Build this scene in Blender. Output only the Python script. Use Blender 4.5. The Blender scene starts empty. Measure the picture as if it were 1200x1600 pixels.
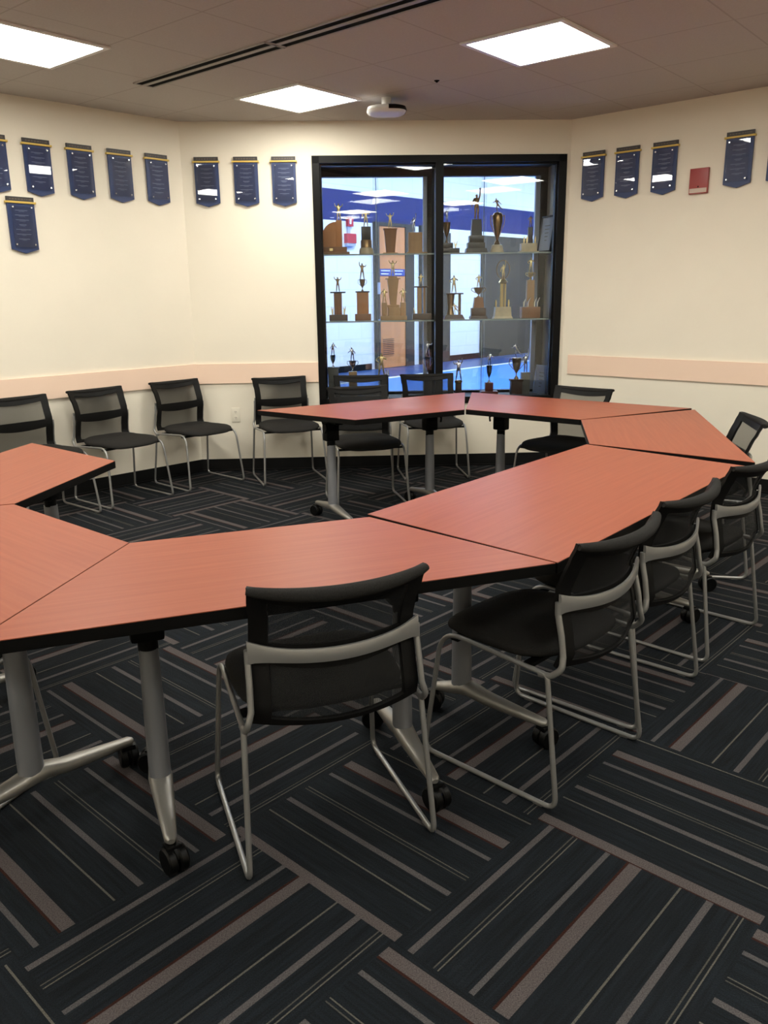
import bpy, bmesh, math, random
from mathutils import Vector, Matrix
random.seed(7)
scene = bpy.context.scene
COL = scene.collection
PI = math.pi
rad = math.radians

# ------------------------------------------------------------------ materials
def new_mat(name):
    m = bpy.data.materials.new(name); m.use_nodes = True
    nt = m.node_tree
    for n in list(nt.nodes): nt.nodes.remove(n)
    out = nt.nodes.new('ShaderNodeOutputMaterial')
    return m, nt, out

def N(nt, t, **kw):
    n = nt.nodes.new(t)
    for k, v in kw.items(): setattr(n, k, v)
    return n

def pbr(name, col, rough=.5, metal=0.0, spec=.5, noise=0.0, nscale=40.0, stretch=None, bump=0.0, bscale=None, col2=None, coat=0.0):
    m, nt, out = new_mat(name)
    b = N(nt, 'ShaderNodeBsdfPrincipled')
    b.inputs['Roughness'].default_value = rough
    b.inputs['Metallic'].default_value = metal
    b.inputs['Specular IOR Level'].default_value = spec
    b.inputs['Coat Weight'].default_value = coat
    nt.links.new(b.outputs[0], out.inputs[0])
    c = (*col, 1)
    if noise > 0 or bump > 0 or col2:
        tc = N(nt, 'ShaderNodeTexCoord'); mp = N(nt, 'ShaderNodeMapping')
        nt.links.new(tc.outputs['Object'], mp.inputs['Vector'])
        if stretch: mp.inputs['Scale'].default_value = stretch
        nz = N(nt, 'ShaderNodeTexNoise'); nz.inputs['Scale'].default_value = nscale; nz.inputs['Detail'].default_value = 5
        nt.links.new(mp.outputs[0], nz.inputs['Vector'])
        if noise > 0 or col2:
            r = N(nt, 'ShaderNodeValToRGB')
            r.color_ramp.elements[0].position = .3; r.color_ramp.elements[1].position = .7
            if col2:
                r.color_ramp.elements[0].color = c; r.color_ramp.elements[1].color = (*col2, 1)
            else:
                r.color_ramp.elements[0].color = tuple(x*(1-noise) for x in col)+(1,)
                r.color_ramp.elements[1].color = tuple(min(1, x*(1+noise)) for x in col)+(1,)
            nt.links.new(nz.outputs['Fac'], r.inputs[0]); nt.links.new(r.outputs[0], b.inputs['Base Color'])
        else:
            b.inputs['Base Color'].default_value = c
        if bump > 0:
            n2 = N(nt, 'ShaderNodeTexNoise'); n2.inputs['Scale'].default_value = bscale or nscale*4; n2.inputs['Detail'].default_value = 4
            nt.links.new(mp.outputs[0], n2.inputs['Vector'])
            bp = N(nt, 'ShaderNodeBump'); bp.inputs['Strength'].default_value = bump; bp.inputs['Distance'].default_value = .004
            nt.links.new(n2.outputs['Fac'], bp.inputs['Height']); nt.links.new(bp.outputs[0], b.inputs['Normal'])
    else:
        b.inputs['Base Color'].default_value = c
    return m

def emis(name, col, s):
    m, nt, out = new_mat(name)
    e = N(nt, 'ShaderNodeEmission'); e.inputs[0].default_value = (*col, 1); e.inputs[1].default_value = s
    nt.links.new(e.outputs[0], out.inputs[0]); return m

def glass(name, tint, refl=1.0, ior=1.5):
    m, nt, out = new_mat(name)
    t = N(nt, 'ShaderNodeBsdfTransparent'); t.inputs[0].default_value = (*tint, 1)
    g = N(nt, 'ShaderNodeBsdfGlossy'); g.inputs['Roughness'].default_value = 0.0; g.inputs[0].default_value = (refl, refl, refl, 1)
    fr = N(nt, 'ShaderNodeFresnel'); fr.inputs[0].default_value = ior
    mx = N(nt, 'ShaderNodeMixShader')
    nt.links.new(fr.outputs[0], mx.inputs[0]); nt.links.new(t.outputs[0], mx.inputs[1]); nt.links.new(g.outputs[0], mx.inputs[2])
    nt.links.new(mx.outputs[0], out.inputs[0]); return m

def mesh_fabric(name):
    m, nt, out = new_mat(name)
    b = N(nt, 'ShaderNodeBsdfPrincipled'); b.inputs['Base Color'].default_value = (.012, .012, .012, 1); b.inputs['Roughness'].default_value = .7
    b.inputs['Specular IOR Level'].default_value = .2
    t = N(nt, 'ShaderNodeBsdfTransparent')
    tc = N(nt, 'ShaderNodeTexCoord')
    w = N(nt, 'ShaderNodeTexWave', wave_type='BANDS', bands_direction='X'); w.inputs['Scale'].default_value = 1.0
    mp = N(nt, 'ShaderNodeMapping'); mp.inputs['Scale'].default_value = (110, 110, 110)
    nt.links.new(tc.outputs['UV'], mp.inputs['Vector']); nt.links.new(mp.outputs[0], w.inputs['Vector'])
    mr = N(nt, 'ShaderNodeMapRange'); mr.inputs['To Min'].default_value = .37; mr.inputs['To Max'].default_value = .93
    nt.links.new(w.outputs['Fac'], mr.inputs['Value'])
    mx = N(nt, 'ShaderNodeMixShader')
    nt.links.new(mr.outputs[0], mx.inputs[0]); nt.links.new(t.outputs[0], mx.inputs[1]); nt.links.new(b.outputs[0], mx.inputs[2])
    nt.links.new(mx.outputs[0], out.inputs[0]); return m

def carpet_mat():
    m, nt, out = new_mat('carpet_tile_pile')
    b = N(nt, 'ShaderNodeBsdfPrincipled'); b.inputs['Roughness'].default_value = .95; b.inputs['Specular IOR Level'].default_value = .15
    uv = N(nt, 'ShaderNodeUVMap', uv_map='UVMap'); sp = N(nt, 'ShaderNodeSeparateXYZ')
    nt.links.new(uv.outputs[0], sp.inputs[0])
    md = N(nt, 'ShaderNodeMath', operation='FRACT'); dv = N(nt, 'ShaderNodeMath', operation='DIVIDE'); dv.inputs[1].default_value = .73
    nt.links.new(sp.outputs[0], dv.inputs[0]); nt.links.new(dv.outputs[0], md.inputs[0])
    BASE = (0, 0, 0, 1)
    st = [(0, W_), (.056, BASE), (.222, T_), (.229, BASE), (.332, M_), (.362, BASE), (.455, D_), (.460, BASE), (.474, T_), (.480, BASE), (.618, N_), (.640, BASE), (.716, R_)]
    rp = N(nt, 'ShaderNodeValToRGB'); rp.color_ramp.interpolation = 'CONSTANT'
    els = rp.color_ramp.elements
    els[0].position = 0; els[0].color = (*st[0][1][:3], 1)
    els.remove(els[1])
    for p, c in st[1:]:
        e = els.new(p/.73); e.color = (*c[:3], 1)
    nt.links.new(md.outputs[0], rp.inputs[0])
    mask = N(nt, 'ShaderNodeMath', operation='GREATER_THAN'); mask.inputs[1].default_value = .001
    lum = N(nt, 'ShaderNodeRGBToBW'); nt.links.new(rp.outputs[0], lum.inputs[0]); nt.links.new(lum.outputs[0], mask.inputs[0])
    mp = N(nt, 'ShaderNodeMapping'); mp.inputs['Scale'].default_value = (75, 3.2, 1)
    nt.links.new(uv.outputs[0], mp.inputs['Vector'])
    nz = N(nt, 'ShaderNodeTexNoise'); nz.inputs['Scale'].default_value = 1.0; nz.inputs['Detail'].default_value = 4
    nt.links.new(mp.outputs[0], nz.inputs['Vector'])
    br = N(nt, 'ShaderNodeValToRGB'); br.color_ramp.elements[0].position = .32; br.color_ramp.elements[1].position = .68
    br.color_ramp.elements[0].color = (.0038, .0047, .0060, 1); br.color_ramp.elements[1].color = (.0085, .0113, .0150, 1)
    nt.links.new(nz.outputs['Fac'], br.inputs[0])
    mx = N(nt, 'ShaderNodeMix', data_type='RGBA')
    nt.links.new(mask.outputs[0], mx.inputs['Factor']); nt.links.new(br.outputs[0], mx.inputs['A']); nt.links.new(rp.outputs[0], mx.inputs['B'])
    # yarn speckle
    tc = N(nt, 'ShaderNodeTexCoord')
    n2 = N(nt, 'ShaderNodeTexNoise'); n2.inputs['Scale'].default_value = 320; n2.inputs['Detail'].default_value = 2
    nt.links.new(tc.outputs['Object'], n2.inputs['Vector'])
    mr = N(nt, 'ShaderNodeMapRange'); mr.inputs['From Min'].default_value = .3; mr.inputs['From Max'].default_value = .7; mr.inputs['To Min'].default_value = .6; mr.inputs['To Max'].default_value = 1.4
    nt.links.new(n2.outputs['Fac'], mr.inputs['Value'])
    vm = N(nt, 'ShaderNodeVectorMath', operation='SCALE'); nt.links.new(mx.outputs['Result'], vm.inputs[0]); nt.links.new(mr.outputs[0], vm.inputs['Scale'])
    nt.links.new(vm.outputs[0], b.inputs['Base Color'])
    bp = N(nt, 'ShaderNodeBump'); bp.inputs['Strength'].default_value = .5; bp.inputs['Distance'].default_value = .004
    nt.links.new(n2.outputs['Fac'], bp.inputs['Height']); nt.links.new(bp.outputs[0], b.inputs['Normal'])
    nt.links.new(b.outputs[0], out.inputs[0]); return m
W_ = (.071, .060, .059); M_ = (.065, .059, .060); N_ = (.061, .057, .058); T_ = (.080, .075, .064); D_ = (.056, .053, .046); R_ = (.024, .0075, .005)

def wood_top_mat():
    m, nt, out = new_mat('cherry_laminate')
    b = N(nt, 'ShaderNodeBsdfPrincipled'); b.inputs['Roughness'].default_value = .40; b.inputs['Specular IOR Level'].default_value = .22
    uv = N(nt, 'ShaderNodeUVMap', uv_map='UVMap'); mp = N(nt, 'ShaderNodeMapping'); mp.inputs['Scale'].default_value = (2.2, 60, 1)
    nt.links.new(uv.outputs[0], mp.inputs['Vector'])
    nz = N(nt, 'ShaderNodeTexNoise'); nz.inputs['Scale'].default_value = 1; nz.inputs['Detail'].default_value = 6; nz.inputs['Distortion'].default_value = .4
    nt.links.new(mp.outputs[0], nz.inputs['Vector'])
    r = N(nt, 'ShaderNodeValToRGB'); r.color_ramp.elements[0].position = .3; r.color_ramp.elements[1].position = .72
    r.color_ramp.elements[0].color = (.248, .058, .029, 1); r.color_ramp.elements[1].color = (.300, .080, .040, 1)
    nt.links.new(nz.outputs['Fac'], r.inputs[0]); nt.links.new(r.outputs[0], b.inputs['Base Color'])
    nt.links.new(b.outputs[0], out.inputs[0]); return m

def ceiling_mat(org, ang, step):
    m, nt, out = new_mat('acoustic_ceiling_tile')
    b = N(nt, 'ShaderNodeBsdfPrincipled'); b.inputs['Roughness'].default_value = .9; b.inputs['Specular IOR Level'].default_value = .1
    tc = N(nt, 'ShaderNodeTexCoord'); mp = N(nt, 'ShaderNodeMapping', vector_type='TEXTURE')
    mp.inputs['Location'].default_value = (org[0], org[1], 0); mp.inputs['Rotation'].default_value = (0, 0, ang); mp.inputs['Scale'].default_value = (step, step, 1)
    nt.links.new(tc.outputs['Object'], mp.inputs['Vector'])
    sp = N(nt, 'ShaderNodeSeparateXYZ'); nt.links.new(mp.outputs[0], sp.inputs[0])
    masks = []
    for i in (0, 1):
        fr = N(nt, 'ShaderNodeMath', operation='FRACT'); nt.links.new(sp.outputs[i], fr.inputs[0])
        pp = N(nt, 'ShaderNodeMath', operation='PINGPONG'); pp.inputs[1].default_value = .5; nt.links.new(fr.outputs[0], pp.inputs[0])
        lt = N(nt, 'ShaderNodeMath', operation='LESS_THAN'); lt.inputs[1].default_value = .008; nt.links.new(pp.outputs[0], lt.inputs[0]); masks.append(lt)
    mxm = N(nt, 'ShaderNodeMath', operation='MAXIMUM'); nt.links.new(masks[0].outputs[0], mxm.inputs[0]); nt.links.new(masks[1].outputs[0], mxm.inputs[1])
    nz = N(nt, 'ShaderNodeTexNoise'); nz.inputs['Scale'].default_value = 90; nt.links.new(tc.outputs['Object'], nz.inputs['Vector'])
    rr = N(nt, 'ShaderNodeValToRGB'); rr.color_ramp.elements[0].color = (.50, .465, .44, 1); rr.color_ramp.elements[1].color = (.58, .54, .51, 1)
    nt.links.new(nz.outputs['Fac'], rr.inputs[0])
    mx = N(nt, 'ShaderNodeMix', data_type='RGBA'); mx.inputs['B'].default_value = (.44, .40, .37, 1)
    nt.links.new(mxm.outputs[0], mx.inputs['Factor']); nt.links.new(rr.outputs[0], mx.inputs['A'])
    nt.links.new(mx.outputs['Result'], b.inputs['Base Color'])
    inv = N(nt, 'ShaderNodeMath', operation='SUBTRACT'); inv.inputs[0].default_value = 1; nt.links.new(mxm.outputs[0], inv.inputs[1])
    bp = N(nt, 'ShaderNodeBump'); bp.inputs['Strength'].default_value = .3; bp.inputs['Distance'].default_value = .005
    nt.links.new(inv.outputs[0], bp.inputs['Height']); nt.links.new(bp.outputs[0], b.inputs['Normal'])
    nt.links.new(b.outputs[0], out.inputs[0]); return m

def block_wall_mat():
    m, nt, out = new_mat('painted_block_wall')
    b = N(nt, 'ShaderNodeBsdfPrincipled'); b.inputs['Roughness'].default_value = .6
    tc = N(nt, 'ShaderNodeTexCoord')
    sp = N(nt, 'ShaderNodeSeparateXYZ'); nt.links.new(tc.outputs['UV'], sp.inputs[0])
    # courses of block, blue band between two heights
    br = N(nt, 'ShaderNodeTexBrick'); br.inputs['Scale'].default_value = 1; br.inputs['Brick Width'].default_value = .62; br.inputs['Row Height'].default_value = .31
    br.inputs['Mortar Size'].default_value = .006; br.inputs['Color1'].default_value = (.82, .86, .87, 1); br.inputs['Color2'].default_value = (.80, .845, .86, 1); br.inputs['Mortar'].default_value = (.66, .72, .76, 1)
    nt.links.new(tc.outputs['UV'], br.inputs['Vector'])
    a = N(nt, 'ShaderNodeMath', operation='GREATER_THAN'); a.inputs[1].default_value = 2.785; nt.links.new(sp.outputs[1], a.inputs[0])
    c = N(nt, 'ShaderNodeMath', operation='LESS_THAN'); c.inputs[1].default_value = 3.325; nt.links.new(sp.outputs[1], c.inputs[0])
    mu = N(nt, 'ShaderNodeMath', operation='MULTIPLY'); nt.links.new(a.outputs[0], mu.inputs[0]); nt.links.new(c.outputs[0], mu.inputs[1])
    mx = N(nt, 'ShaderNodeMix', data_type='RGBA'); mx.inputs['B'].default_value = (.002, .016, .14, 1)
    nt.links.new(mu.outputs[0], mx.inputs['Factor']); nt.links.new(br.outputs['Color'], mx.inputs['A'])
    nt.links.new(mx.outputs['Result'], b.inputs['Base Color'])
    nt.links.new(b.outputs[0], out.inputs[0]); return m

def gym_floor_mat():
    m, nt, out = new_mat('blue_hall_floor')
    b = N(nt, 'ShaderNodeBsdfPrincipled'); b.inputs['Roughness'].default_value = .35
    tc = N(nt, 'ShaderNodeTexCoord'); sp = N(nt, 'ShaderNodeSeparateXYZ'); nt.links.new(tc.outputs['UV'], sp.inputs[0])
    r = N(nt, 'ShaderNodeValToRGB'); r.color_ramp.interpolation = 'CONSTANT'
    e = r.color_ramp.elements; e[0].position = 0; e[0].color = (.02, .06, .20, 1); e[1].position = .131; e[1].color = (.7, .72, .72, 1)
    x = e.new(.145); x.color = (.05, .22, .75, 1)
    dv = N(nt, 'ShaderNodeMath', operation='DIVIDE'); dv.inputs[1].default_value = 10.0; nt.links.new(sp.outputs[1], dv.inputs[0])
    nt.links.new(dv.outputs[0], r.inputs[0]); nt.links.new(r.outputs[0], b.inputs['Base Color'])
    nt.links.new(b.outputs[0], out.inputs[0]); return m

M = {}
M['wall'] = pbr('cream_wall_paint', (.80, .735, .615), .75, spec=.2, noise=.015, nscale=3, bump=.06, bscale=220)
M['rail'] = pbr('peach_rail_paint', (.84, .625, .49), .6, spec=.25)
M['black_base'] = pbr('black_vinyl_base', (.0035, .0035, .0038), .5, spec=.25)
M['black_frame'] = pbr('black_painted_steel', (.0022, .002, .002), .45, spec=.16)
M['black_plastic'] = pbr('black_plastic', (.0045, .0042, .004), .55, spec=.15, bump=.15, bscale=500)
M['black_fabric'] = pbr('black_upholstery', (.0165, .0155, .0145), .9, spec=.15, noise=.25, nscale=300, bump=.4, bscale=700)
M['mesh'] = mesh_fabric('black_back_mesh')
M['chair_metal'] = pbr('grey_chair_enamel', (.30, .295, .285), .38, metal=.6, bump=.04, bscale=900)
M['column'] = pbr('grey_column_enamel', (.25, .255, .275), .40, metal=.5)
M['alu'] = pbr('cast_aluminium', (.31, .295, .27), .42, metal=.75)
M['rubber'] = pbr('black_caster_plastic', (.0016, .0016, .0016), .42, spec=.2)
M['edge'] = pbr('black_table_edge', (.002, .0019, .0018), .5, spec=.14)
M['wood'] = wood_top_mat()
M['carpet'] = carpet_mat()
M['lens'] = emis('lit_panel_lens', (1.0, .98, .885), 17.4)
M['lens_hall'] = emis('lit_hall_lens', (.78, .91, 1.0), 62.0)
M['white_metal'] = pbr('white_enamel', (.75, .73, .70), .4)
M['dark_slot'] = pbr('dark_slot', (.003, .0025, .002), .8, spec=.05)
M['banner'] = pbr('navy_banner_board', (.016, .034, .115), .5, noise=.06, nscale=30)
M['navy_dark'] = pbr('dark_strip_board', (.035, .03, .032), .5)
M['yellow'] = pbr('yellow_rod_paint', (.62, .43, .09), .45)
M['acrylic'] = glass('clear_acrylic', (.985, .985, .99), 1.0, 1.45)
M['chrome'] = pbr('chrome', (.85, .85, .86), .18, metal=1)
M['lettering'] = pbr('pale_lettering', (.20, .24, .36), .6)
M['lettering_tan'] = pbr('tan_lettering', (.11, .09, .07), .6)
M['red'] = pbr('red_alarm_plastic', (.30, .028, .026), .4)
M['label_white'] = pbr('off_white_strip', (.55, .44, .36), .5)
M['ivory'] = pbr('ivory_plastic', (.80, .74, .62), .4)
M['slot'] = pbr('receptacle_slot', (.05, .045, .04), .6)
M['glass'] = glass('window_glass', (.93, .945, .945), 1.0, 1.52)
M['rear_glass'] = glass('rear_window_glass', (.955, .965, .965), .8, 1.4)
M['shelf_glass'] = glass('shelf_glass', (.78, .86, .83), 1.0, 1.5)
M['glass_edge'] = pbr('pale_glass_edge', (.42, .50, .48), .25)
M['alu_blue'] = pbr('anodised_strip', (.45, .50, .60), .4, metal=.4)
M['gold'] = pbr('gold_plate', (.92, .70, .32), .3, metal=1)
M['bronze'] = pbr('dark_bronze', (.36, .22, .10), .3, metal=.9)
M['silver'] = pbr('silver_plate', (.72, .72, .72), .2, metal=1)
M['wood_mid'] = pbr('walnut_mid', (.30, .12, .042), .45, noise=.3, nscale=12, stretch=(1, 1, .15))
M['wood_orange'] = pbr('orange_oak', (.52, .20, .055), .45, noise=.2, nscale=12, stretch=(1, 1, .15))
M['wood_light'] = pbr('light_oak', (.56, .33, .15), .5, noise=.2, nscale=12, stretch=(1, 1, .15))
M['wood_dark'] = pbr('dark_walnut', (.075, .034, .020), .45, noise=.3, nscale=12)
M['wood_red'] = pbr('red_mahogany', (.20, .045, .03), .4, noise=.2, nscale=12)
M['cream'] = pbr('cream_marble', (.80, .66, .42), .35, noise=.12, nscale=18)
M['blackbase'] = pbr('black_lacquer', (.018, .018, .015), .3)
M['greystone'] = pbr('grey_stone', (.19, .185, .16), .45, noise=.15, nscale=20)
M['parchment'] = pbr('certificate_paper', (.50, .55, .66), .5)
M['block'] = block_wall_mat()
M['hall_floor'] = gym_floor_mat()
M['door_wood'] = pbr('brown_door_laminate', (.60, .25, .095), .5, noise=.12, nscale=6, stretch=(1, 1, .1))
M['door_grey'] = pbr('grey_door_frame', (.034, .032, .026), .5)
M['hall_grey'] = pbr('grey_hall_panel', (.036, .032, .022), .6)
M['sign_blue'] = pbr('blue_sign', (.02, .06, .32), .45)
M['sign_white'] = pbr('white_sign_print', (.8, .82, .85), .5)
M['hall_ceiling'] = pbr('white_hall_ceiling', (.8, .82, .84), .8)
M['hall_red'] = pbr('red_hall_alarm', (.50, .03, .05), .4)

# ------------------------------------------------------------------ geometry helpers
def link(name, me, mats, parent=None, loc=(0, 0, 0), rotz=0, smooth=False):
    o = bpy.data.objects.new(name, me); COL.objects.link(o)
    for m in (mats if isinstance(mats, (list, tuple)) else [mats]): me.materials.append(m)
    o.location = loc; o.rotation_euler = (0, 0, rotz)
    if parent: o.parent = parent
    if smooth:
        me.polygons.foreach_set('use_smooth', [True]*len(me.polygons))
        if smooth != 'all':
            try: me.set_sharp_from_angle(angle=rad(smooth if isinstance(smooth, (int, float)) and smooth is not True else 40))
            except Exception: pass
    return o

def fin(bm, name, mats, parent=None, loc=(0, 0, 0), rotz=0, smooth=40, recalc=True):
    if recalc: bmesh.ops.recalc_face_normals(bm, faces=bm.faces)
    me = bpy.data.meshes.new(name); bm.to_mesh(me); bm.free()
    return link(name, me, mats, parent, loc, rotz, smooth)

def BM(): return bmesh.new()

def box(bm, x0, x1, y0, y1, z0, z1, mi=0, bev=0.0, mat=None):
    vs = [bm.verts.new((x, y, z)) for z in (z0, z1) for y in (y0, y1) for x in (x0, x1)]
    F = [(0, 2, 3, 1), (4, 5, 7, 6), (0, 1, 5, 4), (2, 6, 7, 3), (0, 4, 6, 2), (1, 3, 7, 5)]
    fs = [bm.faces.new([vs[i] for i in f]) for f in F]
    for f in fs: f.material_index = mi
    if mat is not None: bmesh.ops.transform(bm, matrix=mat, verts=vs)
    if bev > 0:
        es = list({e for f in fs for e in f.edges})
        bmesh.ops.bevel(bm, geom=es, offset=bev, segments=2, affect='EDGES', profile=.6)
    return vs

def fillet(pts, r, closed=False, seg=6):
    pts = [Vector(p) for p in pts]; n = len(pts); out = []
    rs = r if isinstance(r, (list, tuple)) else [r]*n
    for i, p in enumerate(pts):
        if not closed and i in (0, n-1): out.append(p); continue
        a = pts[i-1]; b = pts[(i+1) % n]
        da = (a-p); db = (b-p); la, lb = da.length, db.length; da.normalize(); db.normalize()
        ang = da.angle(db)
        if ang > PI-.02 or rs[i] <= 0: out.append(p); continue
        t = min(rs[i]/math.tan(ang/2), la*.48, lb*.48)
        p0 = p+da*t; p1 = p+db*t
        for k in range(seg+1):
            s = k/seg
            out.append(p0*(1-s)**2+p*2*s*(1-s)+p1*s**2)
    return out

def sweep(bm, pts, r, sides=8, closed=False, mi=0, caps=True, r2=None, flat=None):
    """circular sweep; r number or list; flat=(rw, rh) oval"""
    pts = [Vector(p) for p in pts]; n = len(pts)
    T = []
    for i in range(n):
        if closed: t = pts[(i+1) % n]-pts[i-1]
        else: t = pts[min(i+1, n-1)]-pts[max(i-1, 0)]
        T.append(t.normalized())
    up = Vector((0, 0, 1))
    if abs(T[0].dot(up)) > .9: up = Vector((1, 0, 0))
    nrm = (up-T[0]*up.dot(T[0])).normalized()
    rings = []
    for i in range(n):
        nrm = (nrm-T[i]*nrm.dot(T[i])).normalized(); bn = T[i].cross(nrm)
        rr = r[i] if isinstance(r, (list, tuple)) else r
        ring = []
        for k in range(sides):
            a = 2*PI*k/sides
            ca, sa = math.cos(a)*rr, math.sin(a)*rr
            if flat: ca *= flat[0]; sa *= flat[1]
            ring.append(bm.verts.new(pts[i]+nrm*ca+bn*sa))
        rings.append(ring)
    for i in range(n if closed else n-1):
        A, B = rings[i], rings[(i+1) % n]
        off = 0
        if closed and i == n-1:
            off = min(range(sides), key=lambda o: sum((A[k].co-B[(k+o) % sides].co).length for k in range(sides)))
        for k in range(sides):
            f = bm.faces.new([A[k], A[(k+1) % sides], B[(k+1+off) % sides], B[(k+off) % sides]]); f.material_index = mi
    if caps and not closed:
        f = bm.faces.new(list(reversed(rings[0]))); f.material_index = mi
        f = bm.faces.new(rings[-1]); f.material_index = mi
    return rings

def lathe(bm, prof, seg=20, cx=0, cy=0, mi=0, sx=1.0, sy=1.0):
    rings = []
    for r, z in prof:
        rings.append([bm.verts.new((cx+sx*r*math.cos(2*PI*k/seg), cy+sy*r*math.sin(2*PI*k/seg), z)) for k in range(seg)])
    for a, b in zip(rings, rings[1:]):
        for k in range(seg):
            f = bm.faces.new([a[k], a[(k+1) % seg], b[(k+1) % seg], b[k]]); f.material_index = mi
    f = bm.faces.new(list(reversed(rings[0]))); f.material_index = mi
    f = bm.faces.new(rings[-1]); f.material_index = mi

def prism(bm, poly, z0, z1, mi=0, axis='z'):
    lo = [bm.verts.new((x, y, z0) if axis == 'z' else (x, z0, y)) for x, y in poly]
    hi = [bm.verts.new((x, y, z1) if axis == 'z' else (x, z1, y)) for x, y in poly]
    n = len(poly)
    fs = [bm.faces.new(list(reversed(lo))), bm.faces.new(hi)]
    for i in range(n): fs.append(bm.faces.new([lo[i], lo[(i+1) % n], hi[(i+1) % n], hi[i]]))
    for f in fs: f.material_index = mi
    return fs

def frustum(bm, w0, d0, w1, d1, z0, z1, cx=0, cy=0, mi=0):
    a = [bm.verts.new((cx+sx*w0/2, cy+sy*d0/2, z0)) for sx, sy in ((-1, -1), (1, -1), (1, 1), (-1, 1))]
    b = [bm.verts.new((cx+sx*w1/2, cy+sy*d1/2, z1)) for sx, sy in ((-1, -1), (1, -1), (1, 1), (-1, 1))]
    fs = [bm.faces.new(list(reversed(a))), bm.faces.new(b)]
    for i in range(4): fs.append(bm.faces.new([a[i], a[(i+1) % 4], b[(i+1) % 4], b[i]]))
    for f in fs: f.material_index = mi

def thing(name, label, cat, loc=(0, 0, 0), rotz=0, group=None):
    o = bpy.data.objects.new(name, None); COL.objects.link(o)
    o.empty_display_size = .1
    o.location = loc; o.rotation_euler = (0, 0, rotz)
    o['label'] = label; o['category'] = cat
    if group: o['group'] = group
    return o

def tag(o, label, cat, group=None):
    o['label'] = label; o['category'] = cat
    if group: o['group'] = group
    return o

def struct(o):
    o['kind'] = 'structure'; return o

def copy_tree(o, parent=None):
    c = o.copy(); COL.objects.link(c)
    if parent: c.parent = parent
    for ch in list(o.children): copy_tree(ch, c)
    return c

def dirv(a): a = rad(a); return Vector((math.cos(a), math.sin(a)))

# ------------------------------------------------------------------ room shell
H = 2.765
BL = Vector((-1.554, 6.88)); dL = dirv(46.5); dB = dirv(2.3); BR = BL+dB*3.085; dR = dirv(-42.7)
LEN = 6.3
PL = BL-dL*LEN; PR = BR+dR*LEN; PBk = PL+dR*8.45
TH = .12
def wall(name, P0, d, s0, s1, z0, z1, mat, t=TH, parent=None):
    """wall segment: P0 + d*s, thickness outwards (to the left of d)"""
    n = Vector((-d.y, d.x))
    bm = BM(); a = P0+d*s0; b = P0+d*s1
    prism(bm, [(a.x, a.y), (b.x, b.y), (b.x+n.x*t, b.y+n.y*t), (a.x+n.x*t, a.y+n.y*t)], z0, z1)
    return fin(bm, name, mat, parent, smooth=False)

struct(wall('wall_left', BL, dL, -LEN-.1, 0, 0, H, M['wall']))
struct(wall('wall_right', BR, dR, 0, LEN+.1, 0, H, M['wall']))
dBk1 = (PBk-PR).normalized(); dBk2 = (PL-PBk).normalized()
struct(wall('wall_rear_right', PR, dBk1, -.1, (PBk-PR).length, 0, H, M['wall']))
struct(wall('wall_rear_left', PBk, dBk2, -.1, (PL-PBk).length+.1, 0, H, M['wall']))
# back wall with the window hole
WS0, WS1, WZ0, WZ1 = 1.022, 3.055, .545, 2.512
nB = Vector((-dB.y, dB.x))
bm = BM()
def wbox(bm, s0, s1, o0, o1, z0, z1, mi=0, P0=BL, d=dB, n=nB, bev=0):
    a = P0+d*s0+n*o0; b = P0+d*s1+n*o0; c = P0+d*s1+n*o1; e = P0+d*s0+n*o1
    poly = [(a.x, a.y), (b.x, b.y), (c.x, c.y), (e.x, e.y)]
    return prism(bm, poly, z0, z1, mi)
wbox(bm, 0, WS0, 0, TH, 0, H); wbox(bm, WS1, 3.085, 0, TH, 0, H)
wbox(bm, WS0, WS1, 0, TH, 0, WZ0); wbox(bm, WS0, WS1, 0, TH, WZ1, H)
struct(fin(bm, 'wall_back', M['wall'], smooth=False))

# floor: one quad per carpet tile, UV = position across / along the stripes
ca = -.746175; c0 = Vector((.010693, 1.568155)); TS = .6096
e1 = Vector((math.cos(ca), math.sin(ca))); e2 = Vector((-math.sin(ca), math.cos(ca)))
OFF = {(0, 0): .461, (-1, 0): .72, (-1, -1): .461, (-2, -1): .905, (0, 1): .737, (-1, 1): .466, (-3, 0): .183, (0, 2): .2, (-1, 2): .04, (0, 3): .68, (1, 0): .922, (0, -1): .91, (-1, -2): .0, (-2, -2): .47}
bm = BM(); uvl = bm.loops.layers.uv.new('UVMap')
vcache = {}
def fv(i, j):
    if (i, j) not in vcache:
        p = c0+e1*(TS*i)+e2*(TS*j); vcache[(i, j)] = bm.verts.new((p.x, p.y, 0))
    return vcache[(i, j)]
rnd = random.Random(11)
for i in range(-11, 13):
    for j in range(-9, 13):
        odd = (i+j) % 2 != 0
        o = OFF.get((i, j))
        r1 = rnd.random(); r2 = rnd.random()*.02; r3 = rnd.random()*50
        if o is None: o = (.183 if r1 < .5 else .725) if odd else (.2 if r1 < .25 else .464)
        if (i, j) not in OFF: o += r2
        f = bm.faces.new([fv(i, j), fv(i+1, j), fv(i+1, j+1), fv(i, j+1)])
        for lp, (a, b) in zip(f.loops, ((0, 0), (1, 0), (1, 1), (0, 1))):
            lp[uvl].uv = ((b if odd else a)-o+.73*3+.0, (a if odd else b)+r3)
cen = (BL+PR+PL+PBk)/4
drop = []
for f in bm.faces:
    c = f.calc_center_median(); p = Vector((c.x, c.y))
    # keep the tiles that reach into the room
    ok = True
    for P0, d in ((BL, dL), (BL, dB), (BR, dR), (PR, dBk1), (PBk, dBk2)):
        n = Vector((-d.y, d.x))
        if (p-P0).dot(n) > .45: ok = False
    if not ok: drop.append(f)
bmesh.ops.delete(bm, geom=drop, context='FACES')
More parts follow.
